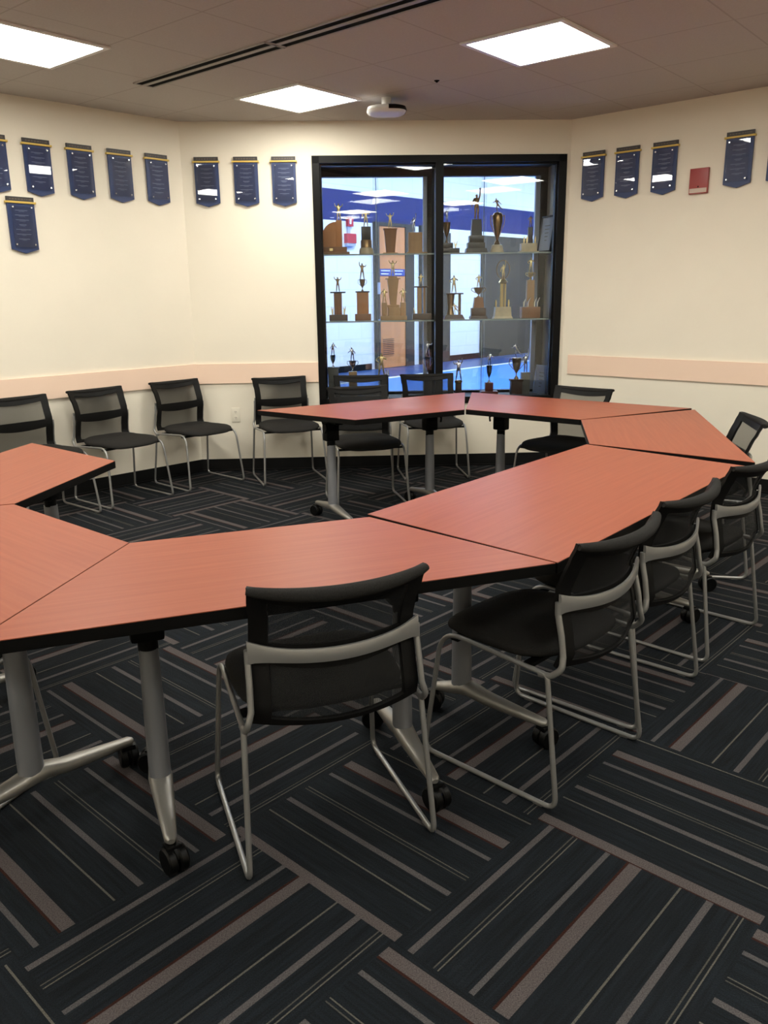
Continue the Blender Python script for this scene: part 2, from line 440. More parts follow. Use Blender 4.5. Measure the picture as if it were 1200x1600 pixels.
# trim the tiles at the wall lines
for P0, d in ((BL, dL), (BL, dB), (BR, dR), (PR, dBk1), (PBk, dBk2)):
    n = Vector((-d.y, d.x)); q = P0+n*.04
    bmesh.ops.bisect_plane(bm, geom=bm.verts[:]+bm.edges[:]+bm.faces[:], plane_co=(q.x, q.y, 0), plane_no=(n.x, n.y, 0), clear_outer=True)
me = bpy.data.meshes.new('floor'); bm.normal_update(); bm.to_mesh(me); bm.free()
struct(link('floor', me, M['carpet']))
bm = BM()
prism(bm, [(p.x, p.y) for p in (PL-dL*.1, PBk, PR+dR*.1, BR+nB*.1, BL+nB*.1)], -.12, -.004)
struct(fin(bm, 'floor_slab', M['black_base'], smooth=False))

# ceiling
LC = Vector((-.549, 6.17)); LA = Vector((1.433, -1.204)); LB = Vector((-1.335, -1.294))
LANG = math.atan2(LA.y, LA.x); LSTEP = LA.length/3
g1 = LA.normalized(); g2 = Vector((-g1.y, g1.x))
org = LC-(g1+g2)*(LSTEP/2)
bm = BM()
prism(bm, [(p.x, p.y) for p in (PL-dL*.2, PBk+Vector((0, -.2)), PR+dR*.2, BR+nB*.12+dB*.12, BL+nB*.12-dB*.12)], H, H+.1)
struct(fin(bm, 'ceiling', ceiling_mat(org, LANG, LSTEP), smooth=False))

# baseboards (black cove base) and peach rail
def strip(name, P0, d, s0, s1, z0, z1, t, mat, toe=0):
    n = Vector((d.y, -d.x)); bm = BM()
    a = P0+d*s0; b = P0+d*s1
    prism(bm, [(a.x, a.y), (b.x, b.y), (b.x+n.x*t, b.y+n.y*t), (a.x+n.x*t, a.y+n.y*t)], z0, z1)
    if toe: prism(bm, [(a.x, a.y), (b.x, b.y), (b.x+n.x*(t+toe), b.y+n.y*(t+toe)), (a.x+n.x*(t+toe), a.y+n.y*(t+toe))], z0, z0+.012)
    return struct(fin(bm, name, mat, smooth=False))
strip('baseboard_left', BL, dL, -LEN, 0, .001, .104, .008, M['black_base'], .008)
strip('baseboard_back', BL, dB, 0, 3.085, .001, .104, .008, M['black_base'], .008)
strip('baseboard_right', BR, dR, 0, LEN, .001, .104, .008, M['black_base'], .008)
strip('trim_rail_left', BL, dL, -LEN, -.002, .748, .912, .016, M['rail'])
strip('trim_rail_back', BL, dB, .002, WS0-.002, .748, .910, .016, M['rail'])
strip('trim_rail_right', BR, dR, .062, LEN, .783, .940, .016, M['rail'])

# ------------------------------------------------------------------ display window and trophy case
PANE_TURN = 3.7
win = struct(bpy.data.objects.new('window_1', None)); COL.objects.link(win)
bm = BM()
wbox(bm, WS0, WS0+.058, -.014, .10, WZ0, WZ1); wbox(bm, WS1-.062, WS1, -.014, .10, WZ0, WZ1)
wbox(bm, WS0, WS1, -.014, .10, WZ1-.055, WZ1); wbox(bm, WS0, WS1, -.014, .10, WZ0, WZ0+.055)
# inner stop bead
wbox(bm, WS0+.058, WS0+.07, .03, .09, WZ0, WZ1-.05); wbox(bm, WS1-.074, WS1-.06, .03, .09, WZ0, WZ1-.05)
wbox(bm, WS0+.05, WS1-.05, .03, .09, WZ1-.068, WZ1-.05)
struct(fin(bm, 'window_frame', M['black_frame'], win, smooth=False))
bm = BM(); wbox(bm, 2.005, 2.068, -.014, .10, WZ0+.05, WZ1-.05)
struct(fin(bm, 'mullion', M['black_frame'], win, smooth=False))
for a, b in ((WS0+.058, 2.005), (2.068, WS1-.062)):
    bm = BM(); mid = (a+b)/2; dp = dirv(2.3+PANE_TURN); np_ = Vector((-dp.y, dp.x)); pc = BL+dB*mid+nB*.055; hw = (b-a)/2+.012
    wbox(bm, -hw, hw, 0, .006, WZ0+.05, WZ1-.05, 0, pc, dp, np_)
    struct(fin(bm, 'pane', M['glass'], win, smooth=False))
CD = .54   # case depth
bm = BM(); wbox(bm, WS1-.030, WS1+.05, .10, CD, WZ0-.05, WZ1+.05)
struct(fin(bm, 'wall_case_right', M['wall'], smooth=False))
bm = BM(); wbox(bm, WS0-.05, WS0+.030, .10, CD, WZ0-.05, WZ1+.05)
struct(fin(bm, 'wall_case_left', M['wall'], smooth=False))
bm = BM(); wbox(bm, WS0-.05, WS1+.05, .10, CD, WZ0-.05, WZ0+.03)
struct(fin(bm, 'floor_case', M['black_base'], smooth=False))
bm = BM(); wbox(bm, WS0-.05, WS1+.05, .10, CD, WZ1-.03, WZ1+.05)
struct(fin(bm, 'ceiling_case', M['black_frame'], smooth=False))
win2 = struct(bpy.data.objects.new('window_2', None)); COL.objects.link(win2)
bm = BM()
wbox(bm, WS0-.05, WS0+.062, CD-.05, CD+.02, WZ0, WZ1+.05); wbox(bm, WS1-.088, WS1+.05, CD-.05, CD+.02, WZ0, WZ1+.05)
wbox(bm, WS0, WS1, CD-.05, CD+.02, WZ1-.092, WZ1+.05); wbox(bm, WS0, WS1, CD-.05, CD+.02, WZ0, WZ0+.05)
struct(fin(bm, 'window_frame', M['black_frame'], win2, smooth=False))
bm = BM(); wbox(bm, 1.984, 2.062, CD-.05, CD+.02, WZ0+.05, WZ1-.09)
struct(fin(bm, 'mullion', M['black_frame'], win2, smooth=False))
bm = BM(); wbox(bm, 1.950, 1.984, CD-.03, CD+.015, WZ0+.05, WZ1-.09); wbox(bm, WS1-.128, WS1-.088, CD-.03, CD+.015, WZ0+.05, WZ1-.09)
struct(fin(bm, 'track_strip', M['alu_blue'], win2, smooth=False))
for a, b, o in ((WS0+.06, 1.56, .02), (1.52, 1.95, .03), (2.06, 2.50, .02), (2.46, WS1-.12, .03)):
    bm = BM(); mid = (a+b)/2; pc = BL+dB*mid+nB*(CD-o+.005); hw = (b-a)/2+.005
    wbox(bm, -hw, hw, 0, .005, WZ0+.045, WZ1-.085, 0, pc, dp, np_)
    struct(fin(bm, 'pane', M['rear_glass'], win2, smooth=False))
for s in (1.54, 2.475):
    bm = BM(); wbox(bm, s, s+.006, CD-.036, CD-.028, WZ0+.05, WZ1-.09)
    struct(fin(bm, 'pane_edge', M['glass_edge'], win2, smooth=False))

# glass shelves
Z1, Z2, Z0 = 1.777, 1.238, WZ0+.03
for z, lab in ((Z1, 'upper glass shelf of the trophy case behind the black window'), (Z2, 'lower glass shelf of the trophy case behind the black window')):
    t = thing('glass_shelf', lab, 'shelf', group='glass shelves in the trophy case')
    bm = BM(); wbox(bm, WS0+.032, WS1-.032, .112, CD-.055, z-.012, z)
    fin(bm, 'shelf_board', M['shelf_glass'], t, smooth=False)
    bm = BM(); wbox(bm, WS0+.032, WS1-.032, .107, .112, z-.012, z)
    fin(bm, 'front_edge', M['glass_edge'], t, smooth=False)
    for s in (WS0+.04, WS1-.045):
        for o in (.17, .43):
            bm = BM(); wbox(bm, s-.006, s+.006, o-.006, o+.006, z-.020, z-.012)
            fin(bm, 'shelf_pin', M['chrome'], t, smooth=False)

# ------------------------------------------------------------------ the hall beyond
HO = Vector((-.18, 16.58)); dH = dirv(47.25); nH = Vector((-dH.y, dH.x))
def hbox(bm, s0, s1, o0, o1, z0, z1, mi=0): return wbox(bm, s0, s1, o0, o1, z0, z1, mi, HO, dH, nH)
HZ = 4.7
def uvwall(name, s0, s1, z0, z1, o, mat):
    me = bpy.data.meshes.new(name); bm = BM(); uvl = bm.loops.layers.uv.new('UVMap')
    a = HO+dH*s0+nH*o; b = HO+dH*s1+nH*o
    a2 = a+nH*.15; b2 = b+nH*.15
    vs = [bm.verts.new(p) for p in ((a.x, a.y, z0), (b.x, b.y, z0), (b.x, b.y, z1), (a.x, a.y, z1))]
    f = bm.faces.new(vs)
    for lp, q in zip(f.loops, ((s0, z0), (s1, z0), (s1, z1), (s0, z1))): lp[uvl].uv = q
    ws = [bm.verts.new(p) for p in ((a2.x, a2.y, z0), (b2.x, b2.y, z0), (b2.x, b2.y, z1), (a2.x, a2.y, z1))]
    bm.faces.new(list(reversed(ws)))
    for i in range(4): bm.faces.new([vs[(i+1) % 4], vs[i], ws[i], ws[(i+1) % 4]])
    bm.to_mesh(me); bm.free(); return struct(link(name, me, mat))
uvwall('wall_hall', -9, 14, 0, HZ, 0, M['block'])
# floor of the hall
me = bpy.data.meshes.new('floor_hall'); bm = BM(); uvl = bm.loops.layers.uv.new('UVMap')
pts = [(-9, 0), (14, 0), (14, 14), (-9, 14)]
vs = [bm.verts.new(((HO+dH*s-nH*o).x, (HO+dH*s-nH*o).y, -.001)) for s, o in pts]
f = bm.faces.new(list(reversed(vs)))
for lp, q in zip(f.loops, reversed(pts)): lp[uvl].uv = q
# cut the floor along the back of the meeting room so that it does not run under the carpet
q = BL+nB*(CD+.03)
bmesh.ops.bisect_plane(bm, geom=bm.verts[:]+bm.edges[:]+bm.faces[:], plane_co=(q.x, q.y, 0), plane_no=(nB.x, nB.y, 0), clear_inner=True)
bm.normal_update(); bm.to_mesh(me); bm.free(); struct(link('floor_hall', me, M['hall_floor']))
bm = BM()
prism(bm, [((HO+dH*s-nH*o).x, (HO+dH*s-nH*o).y) for s, o in ((-9, 0), (-9, 9), (14, 9), (14, 0))], HZ, HZ+.1)
struct(fin(bm, 'ceiling_hall', M['hall_ceiling'], smooth=False))
bm = BM(); hbox(bm, 14, 14.15, -14, 0, 0, HZ); struct(fin(bm, 'wall_hall_end', M['hall_grey'], smooth=False))
bm = BM(); hbox(bm, -9.15, -9, -5.3, 0, 0, HZ); struct(fin(bm, 'wall_hall_side', M['hall_grey'], smooth=False))
bm = BM()
for a, b in ((-9, -.05), (2.35, 3.6), (6.3, 14)): hbox(bm, a, b, -.02, 0, 0, .12)
struct(fin(bm, 'baseboard_hall', M['black_base'], smooth=False))
# outer face of the meeting room seen from the hall side
bm = BM()
wbox(bm, -.3, WS0-.05, TH+.30, TH+.42, 0, HZ); wbox(bm, WS1+.05, 7, TH+.30, TH+.42, 0, HZ); wbox(bm, WS0-.05, WS1+.05, TH+.30, TH+.42, WZ1+.05, HZ); wbox(bm, WS0-.05, WS1+.05, TH+.30, TH+.42, 0, WZ0-.05)
struct(fin(bm, 'wall_hall_near', M['hall_grey'], smooth=False))
# doors of the hall
def hall_door(name, s0, s1, zt, louver, frame=.12):
    d = struct(bpy.data.objects.new(name, None)); COL.objects.link(d)
    bm = BM(); hbox(bm, s0-frame, s0, -.07, .0, 0, zt+.06); hbox(bm, s1, s1+frame*2.2, -.07, .0, 0, zt+.06); hbox(bm, s0, s1, -.07, 0, zt, zt+.06)
    struct(fin(bm, 'door_frame', M['door_grey'], d, smooth=False))
    bm = BM(); hbox(bm, s0, s1, -.05, -.005, .01, zt); struct(fin(bm, 'door_leaf', M['door_wood'], d, smooth=False))
    if louver:
        bm = BM(); hbox(bm, s0+.05, s0+.42, -.058, -.05, .25, .62)
        struct(fin(bm, 'louver_frame', M['door_wood'], d, smooth=False))
        bm = BM()
        for k in range(9): hbox(bm, s0+.07, s0+.40, -.064, -.058, .275+k*.037, .288+k*.037)
        struct(fin(bm, 'louver_slat', M['wood_dark'], d, smooth=False))
        bm = BM(); hbox(bm, s0-.09, s0-.01, -.085, -.07, 1.46, 1.68)
        struct(fin(bm, 'push_plate', M['alu_blue'], d, smooth=False))
    return d
hall_door('door_1', .17, .94, 2.745, True)
hall_door('door_2', 1.50, 1.63, 2.745, False, .07)
t = thing('door_sign', 'blue sign with two lines of white lettering on the brown hall door', 'sign')
bm = BM(); hbox(bm, .18, .92, -.062, -.0505, 1.81, 1.94); fin(bm, 'sign_board', M['sign_blue'], t, smooth=False)
for z, w in ((1.905, .26), (1.845, .22)):
    for s in (.21, .60):
        bm = BM(); hbox(bm, s, s+w, -.064, -.062, z-.010, z+.010)
        fin(bm, 'lettering', M['sign_white'], t, smooth=False)
bm = BM(); hbox(bm, 3.60, 6.25, -.05, .0, 0, 2.70); struct(fin(bm, 'door_3', M['hall_grey'], smooth=False))
bm = BM(); hbox(bm, 1.78, 2.45, -.04, .0, 0, 2.70); struct(fin(bm, 'trim_1', M['hall_grey'], smooth=False))
t = thing('alarm_strobe', 'red alarm strobe on the white hall wall, above the larger red box', 'alarm', group='red alarm units in the hall')
bm = BM(); hbox(bm, -.675, -.53, -.06, -.001, 2.69, 2.85); fin(bm, 'body', M['hall_red'], t, smooth=False)
bm = BM(); hbox(bm, -.64, -.60, -.075, -.06, 2.73, 2.81); fin(bm, 'strobe_lens', M['sign_white'], t, smooth=False)
t = thing('alarm_box', 'larger red alarm box with pale base on the white hall wall', 'alarm', group='red alarm units in the hall')
bm = BM(); hbox(bm, -.73, -.49, -.09, -.001, 2.39, 2.56); fin(bm, 'body', M['hall_red'], t, smooth=False)
bm = BM(); hbox(bm, -.72, -.50, -.08, -.001, 2.34, 2.39); fin(bm, 'base', M['alu_blue'], t, smooth=False)
bm = BM(); hbox(bm, -.66, -.60, -.04, -.001, 2.565, 2.69); tag(fin(bm, 'conduit', M['alu_blue'], smooth=False), 'short pale conduit running up between the two red hall alarms', 'conduit')
# hall lights
k = 0
for s in (-5, -1.5, 2, 5.5, 9):
    for o in (2.5, 5.6):
        t = thing('hall_ceiling_light', 'cool white ceiling panel light in the hall beyond the trophy case', 'light', group='ceiling lights in the hall')
        bm = BM(); hbox(bm, s-.6, s+.6, -o-.3, -o+.3, HZ-.03, HZ-.001); fin(bm, 'frame', M['white_metal'], t, smooth=False)
        bm = BM(); hbox(bm, s-.57, s+.57, -o-.27, -o+.27, HZ-.036, HZ-.031); fin(bm, 'diffuser', M['lens_hall'], t, smooth=False)

# ------------------------------------------------------------------ ceiling fixtures
LHALF = LSTEP/2
LABS = {(0, 0): 'square lit ceiling panel beside the ceiling speaker, in front of the window wall', (1, 0): 'biggest square lit ceiling panel seen whole, over the far end of the long straight table', (0, 1): 'square lit ceiling panel cut by the frame, above the wall of chairs and banners'}
for i in range(4):
    for j in range(4):
        if (i, j) == (2, 2): continue
        c = LC+LA*i+LB*j
        t = thing('ceiling_light', LABS.get((i, j), 'square lit ceiling panel over the part of the room outside the picture'), 'light', (c.x, c.y, H), LANG, 'square ceiling panel lights')
        L = LHALF; bm = BM(); w = .028
        box(bm, -L, L, -L, -L+w, -.010, .0); box(bm, -L, L, L-w, L, -.010, 0); box(bm, -L, -L+w, -L+w, L-w, -.010, 0); box(bm, L-w, L, -L+w, L-w, -.010, 0)
        fin(bm, 'frame', M['white_metal'], t, smooth=False)
        bm = BM(); box(bm, -L+w, L-w, -L+w, L-w, -.006, -.001); fin(bm, 'diffuser', M['lens'], t, smooth=False)

# slot air diffuser: two sections along a tile joint
D0 = Vector((-1.50, 5.735)); D1 = Vector((-.545, 4.898)); D2 = Vector((.41, 4.06)); D3 = Vector((1.36, 3.22))
for a, b, lab in ((D0, D1, 'slotted linear air diffuser in the ceiling, the section nearer the window'), (D1, D2, 'slotted linear air diffuser in the ceiling, the section running out of the picture')):
    d = (b-a); L = d.length-.012; an = math.atan2(d.y, d.x)
    t = thing('slot_air_diffuser', lab, 'vent', (a.x, a.y, H), an, 'ceiling air diffusers')
    bm = BM()
    for y0, y1 in ((-.075, -.064), (-.014, .014), (.064, .075)): box(bm, 0, L, y0, y1, -.008, 0)
    box(bm, 0, .008, -.075, .075, -.008, 0); box(bm, L-.008, L, -.075, .075, -.008, 0)
    fin(bm, 'frame', pbr('diffuser_bar', (.40, .37, .34), .6), t, smooth=False)
    bm = BM(); box(bm, .006, L-.006, -.064, -.014, -.004, -.001); box(bm, .006, L-.006, .014, .064, -.004, -.001)
    fin(bm, 'slot', M['dark_slot'], t, smooth=False)

# ceiling speaker / access unit
t = thing('ceiling_wireless_unit', 'small white and black dome unit hanging under the ceiling near the window', 'device', (.055, 6.18, H), rad(2))
bm = BM(); lathe(bm, [(.034, -.062), (.034, 0)], 16); fin(bm, 'mount', M['white_metal'], t)
bm = BM()
def sq(r, n=28, e=3.2):
    return [(r*math.copysign(abs(math.cos(2*PI*k/n))**(2/e), math.cos(2*PI*k/n)), r*math.copysign(abs(math.sin(2*PI*k/n))**(2/e), math.sin(2*PI*k/n))) for k in range(n)]
def loft(bm, secs, mi=0, cap=(True, True)):
    rings = [[bm.verts.new(p) for p in s] for s in secs]; n = len(rings[0])
    for a, b in zip(rings, rings[1:]):
        for k in range(n):
            f = bm.faces.new([a[k], a[(k+1) % n], b[(k+1) % n], b[k]]); f.material_index = mi
    if cap[0]: bm.faces.new(list(reversed(rings[0]))).material_index = mi
    if cap[1]: bm.faces.new(rings[-1]).material_index = mi
loft(bm, [[(x, y, z) for x, y in sq(r)] for r, z in ((.070, -.112), (.108, -.107), (.130, -.096), (.137, -.086), (.131, -.070), (.100, -.060))])
fin(bm, 'housing', M['white_metal'], t)
bm = BM()
loft(bm, [[(x*1.012+.0, y*1.012, z) for x, y in sq(r)] for r, z in ((.1335, -.094), (.138, -.086), (.132, -.069), (.102, -.059))], cap=(False, True))
bmesh.ops.bisect_plane(bm, geom=bm.verts[:]+bm.edges[:]+bm.faces[:], plane_co=(.01, 0, 0), plane_no=(-1, 0, 0), clear_outer=True)
fin(bm, 'black_cover', M['rubber'], t)
bm = BM(); lathe(bm, [(.006, -.012), (.010, -.006), (.016, -.004), (.018, 0)], 12)
tag(fin(bm, 'ceiling_sprinkler', M['dark_slot'], None, (.375, 5.73, H)), 'tiny dark sprinkler head in the ceiling beside the dome unit', 'sprinkler')

# ------------------------------------------------------------------ award banners on the walls
BW, BH = .188, .368
def make_banner(name):
    t = thing(name, '', 'banner', group='blue award banners on the walls')
    w = BW/2
    bm = BM(); prism(bm, [(-w, -BH+.028), (0, -BH), (w, -BH+.028), (w, -.042), (-w, -.042)], -.020, -.008, axis='y'); fin(bm, 'panel', M['banner'], t, smooth=False)
    bm = BM(); prism(bm, [(-w, -.030), (w, -.030), (w, 0), (-w, 0)], -.020, -.008, axis='y'); ts = fin(bm, 'top_strip', M['navy_dark'], t, smooth=False)
    bm = BM()
    x = -w+.02
    r = random.Random(3)
    while x < w-.03:
        l = r.uniform(.008, .022); box(bm, x, x+l, -.0206, -.020, -.019, -.011); x += l+.006
    fin(bm, 'lettering', M['lettering_tan'], ts, smooth=False)
    bm = BM(); box(bm, -w-.012, w+.012, -.030, -.006, -.0425, -.0295, bev=.002); fin(bm, 'rod', M['yellow'], t)
    bm = BM(); box(bm, -w+.018, w-.018, -.036, -.033, -BH+.042, -.055); fin(bm, 'acrylic_cover', M['acrylic'], t, smooth=False)
    for sx in (-1, 1):
        for z in (-.068, -BH+.058):
            bm = BM(); sweep(bm, [(sx*(w-.03), -.020, z), (sx*(w-.03), -.041, z)], .0055, 10)
            fin(bm, 'standoff', M['chrome'], t)
    bm = BM(); r = random.Random(5); z = -.085
    while z > -BH+.075:
        l = r.uniform(.05, .105); box(bm, -l/2, l/2, -.0206, -.020, z-.004, z)
        l = r.uniform(.025, .045); box(bm, -l/2, l/2, -.0206, -.020, z-.0105, z-.008)
        z -= .031
    fin(bm, 'name_lines', M['lettering'], t, smooth=False)
    return t
proto = make_banner('award_banner'); first = True
def put_banner(P0, d, s, ztop, label):
    global first
    b = proto if first else copy_tree(proto); first = False
    p = P0+d*s; b.location = (p.x, p.y, ztop); b.rotation_euler = (0, 0, math.atan2(d.y, d.x)); b['label'] = label
LEFTN = ['blue award banner cut by the picture edge, high on the wall of three chairs',
         'blue award banner high on the chair wall, straight above the lower hanging banner',
         'blue award banner high on the chair wall, third from the room corner',
         'blue award banner high on the chair wall, second from the room corner',
         'blue award banner high on the chair wall, closest to the room corner']
for s, lab in zip((-1.462, -1.16, -.85, -.54, -.229), LEFTN): put_banner(BL, dL, s, 2.506, lab)
put_banner(BL, dL, -1.318, 2.125, 'blue award banner hanging lower than all the others')
for s, lab in zip((.197, .504, .801), ('blue award banner left of the window, closest to the room corner', 'blue award banner left of the window, the middle one of three', 'blue award banner left of the window, right beside the black frame')):
    put_banner(BL, dB, s, 2.507, lab)
for s, lab in zip((.213, .499, .794, 1.331, 1.622), ('blue award banner just right of the black window frame', 'blue award banner between the one at the window and the one at the red box', 'blue award banner right beside the red wall box, on its window side', 'blue award banner right beside the red wall box, away from the window', 'blue award banner cut by the picture edge, past the red wall box')):
    put_banner(BR, dR, s, 2.506, lab)

# red strobe box
p = BR+dR*1.064
t = thing('alarm_speaker_strobe', 'red alarm box with pale strip on the cream wall between banners', 'alarm', (p.x, p.y, 2.208), math.atan2(dR.y, dR.x))
bm = BM(); box(bm, -.068, .068, -.024, -.001, -.085, .088, bev=.004); fin(bm, 'body', M['red'], t)
bm = BM(); box(bm, -.062, .062, -.026, -.024, -.078, -.048); fin(bm, 'label_strip', M['label_white'], t, smooth=False)
bm = BM(); box(bm, -.004, .004, -.026, -.024, -.042, -.032); fin(bm, 'screw', M['dark_slot'], t, smooth=False)
# outlet
p = BL+dB*.309
t = thing('power_outlet', 'cream double power outlet low on the wall beside a chair', 'outlet', (p.x, p.y, .482), math.atan2(dB.y, dB.x))
bm = BM(); box(bm, -.036, .036, -.007, -.0005, -.060, .060, bev=.002); fin(bm, 'cover_plate', M['ivory'], t)
for z in (-.024, .024):
    bm = BM(); prism(bm, [(.017*math.cos(a*PI/8), z+.015*math.sin(a*PI/8)) for a in range(16)], -.010, -.007, axis='y'); rc = fin(bm, 'receptacle', M['ivory'], t)
    bm = BM(); box(bm, -.007, -.004, -.0106, -.010, z-.002, z+.007); box(bm, .004, .007, -.0106, -.010, z-.002, z+.007); box(bm, -.002, .002, -.0106, -.010, z-.010, z-.006)
    fin(bm, 'slot', M['slot'], rc, smooth=False)

# ------------------------------------------------------------------ tables
ZT = .735
def make_caster(parent, x, y, rot, name='caster'):
    bm = BM()
    R_w = .0375
    m = Matrix.Translation((x, y, 0)) @ Matrix.Rotation(rot, 4, 'Z')
    for o in (-.0155, .0155):
        prof = [(.010, o-.0125), (.033, o-.0125), (.0375, o-.008), (.0375, o+.008), (.033, o+.0125), (.010, o+.0125)]
        lathe(bm, prof, 20)
    # lathe axis is z: turn so the axle lies along y
    bmesh.ops.transform(bm, matrix=Matrix.Translation((.014, 0, R_w)) @ Matrix.Rotation(PI/2, 4, 'X'), verts=bm.verts)
    # hood and stem
    prism(bm, [(-.012, R_w+.002)]+[(.040, R_w+.01), (.034, R_w+.028), (.018, R_w+.0415), (0, R_w+.039), (-.012, R_w+.020)], -.004, .004, axis='y')
    box(bm, -.012, .026, -.020, .020, R_w+.026, R_w+.043, bev=.004)
    sweep(bm, [(0, 0, R_w+.03), (0, 0, .096)], .008, 8)
    bmesh.ops.transform(bm, matrix=m, verts=bm.verts)
    return fin(bm, name, M['rubber'], parent)

def make_leg(parent, x, y, ang, f0, f1, flip):
    """column at x,y; foot runs along ang from -f0 to +f1"""
    d = dirv(ang); n = Vector((-d.y, d.x)); A = rad(ang)
    T = Matrix.Translation((x, y, 0)) @ Matrix.Rotation(A, 4, 'Z')
    bm = BM()
    secs = []
    for z, a, b in ((.118, .037, .031), (.35, .0345, .029), (.525, .0315, .0265)):
        secs.append([(a*math.cos(2*PI*k/20), b*math.sin(2*PI*k/20), z) for k in range(20)])
    loft(bm, secs); bmesh.ops.transform(bm, matrix=T, verts=bm.verts)
    leg = fin(bm, 'leg', M['column'], parent)
    # foot
    bm = BM(); secs = []
    for u in [-f0, -f0+.012, -f0*.6, -f0*.3, -.035, 0, .035, f1*.3, f1*.6, f1-.012, f1]:
        q = abs(u)/(f0 if u < 0 else f1)
        top = .150-.046*min(1, q*1.02)**.8 if q > .12 else .150
        hw = .034-.018*q; th = .052-.026*q
        if abs(u) in (f0, f1): hw *= .55; th *= .55; top -= .006
        zc = top-th/2
        secs.append([(u, hw*math.copysign(abs(math.cos(2*PI*k/16))**.8, math.cos(2*PI*k/16)), zc+th/2*math.copysign(abs(math.sin(2*PI*k/16))**.8, math.sin(2*PI*k/16))) for k in range(16)])
    loft(bm, secs); bmesh.ops.transform(bm, matrix=T, verts=bm.verts)
    fin(bm, 'foot', M['alu'], leg)
    # flip bracket
    bm = BM()
    lathe(bm, [(.024, .518), (.0275, .521), (.0275, .600), (.03, .61)], 16); frustum(bm, .062, .060, .115, .08, .612, .675); box(bm, -.13, .13, -.028, .028, .668, ZT-.034, bev=.006)
    box(bm, -.034, .034, -.046, .046, .552, .660, bev=.012)
    sweep(bm, [(.03, .045*flip, .665), (.06, .055*flip, .640), (.045, .060*flip, .612)], .007, 8)
    bmesh.ops.transform(bm, matrix=T, verts=bm.verts)
    fin(bm, 'flip_bracket', M['edge'], leg)
    for u, r in ((-f0+.016, ang+PI and 200), (f1-.016, 70)):
        q = Vector((x, y))+d*u
        make_caster(leg, q.x, q.y, rad(ang+r))
    return leg

def make_table(corners, legs, label, grain):
    """corners: polygon (counter-clockwise) in world; legs: [(x,y,ang,f0,f1)]"""
    P = [Vector(c) for c in corners]
    if sum(P[i].x*P[(i+1) % 4].y-P[(i+1) % 4].x*P[i].y for i in range(4)) < 0: P.reverse()
    c = sum(P, Vector((0, 0)))/4
    t = thing('flip_top_table', label, 'table', (c.x, c.y, 0), 0, 'cherry tables set in a ring')
    Q = [p-c for p in P]
    def inset(Q, k):
        out = []
        for i in range(4):
            a, p, b = Q[i-1], Q[i], Q[(i+1) % 4]
            n1 = (p-a).normalized(); n1 = Vector((-n1.y, n1.x)); n2 = (b-p).normalized(); n2 = Vector((-n2.y, n2.x))
            bis = (n1+n2); bis = bis/ (1+n1.dot(n2)); out.append(p+bis*k)
        return out
    g = rad(grain); gd = Vector((math.cos(g), math.sin(g))); gn = Vector((-gd.y, gd.x))
    I = inset(Q, .0008)
    bm = BM(); fs = prism(bm, [tuple(q) for q in I], ZT-.032, ZT)
    uvl = bm.loops.layers.uv.new('UVMap')
    for f in fs:
        for lp in f.loops:
            v = Vector((lp.vert.co.x, lp.vert.co.y))+c; lp[uvl].uv = (v.dot(gd), v.dot(gn))
    fs[0].material_index = 1
    fin(bm, 'tabletop', [M['wood'], M['edge']], t, smooth=False)
    bm = BM()
    I2 = inset(Q, .0012)
    ring = []
    for q, i2 in zip(Q, I2):
        ring.append([bm.verts.new((i2.x, i2.y, ZT-.033)), bm.verts.new((q.x, q.y, ZT-.031)), bm.verts.new((q.x, q.y, ZT-.0025)), bm.verts.new((i2.x, i2.y, ZT-.0015))])
    for i in range(4):
        a, b = ring[i], ring[(i+1) % 4]
        for k in range(4): bm.faces.new([a[k], b[k], b[(k+1) % 4], a[(k+1) % 4]])
    fin(bm, 'edge_band', M['edge'], t, smooth=False)
    lp = []
    for k, (x, y, ang, f0, f1) in enumerate(legs):
        make_leg(t, x-c.x, y-c.y, ang, f0, f1, 1 if k == 0 else -1); lp.append(Vector((x-c.x, y-c.y)))
    bm = BM()
    sweep(bm, [(lp[0].x, lp[0].y, .682), (lp[1].x, lp[1].y, .682)], .018, 8, flat=(.7, 1.2))
    fin(bm, 'crossbeam', M['edge'], t)
    return t

def trap(inner_a, inner_b, outer_b, outer_a, D, label, shift=0, f0=.262, f1=.262):
    """half-hexagon table: legs at mid depth near the ends of the short side"""
    a, b = Vector(inner_a), Vector(inner_b); d = (b-a).normalized()
    n = Vector((d.y, -d.x)); oc = (Vector(outer_a)+Vector(outer_b))/2
    if (oc-(a+b)/2).dot(n) < 0: n = -n
    A = math.degrees(math.atan2(-n.y, -n.x))
    m = (a+b)/2+n*(D*.5+shift)
    l0 = m-d*.372; l1 = m+d*.372
    return make_table([inner_a, inner_b, outer_b, outer_a], [(l0.x, l0.y, A, f0, f1), (l1.x, l1.y, A, f0, f1)], label, math.degrees(math.atan2(d.y, d.x)))

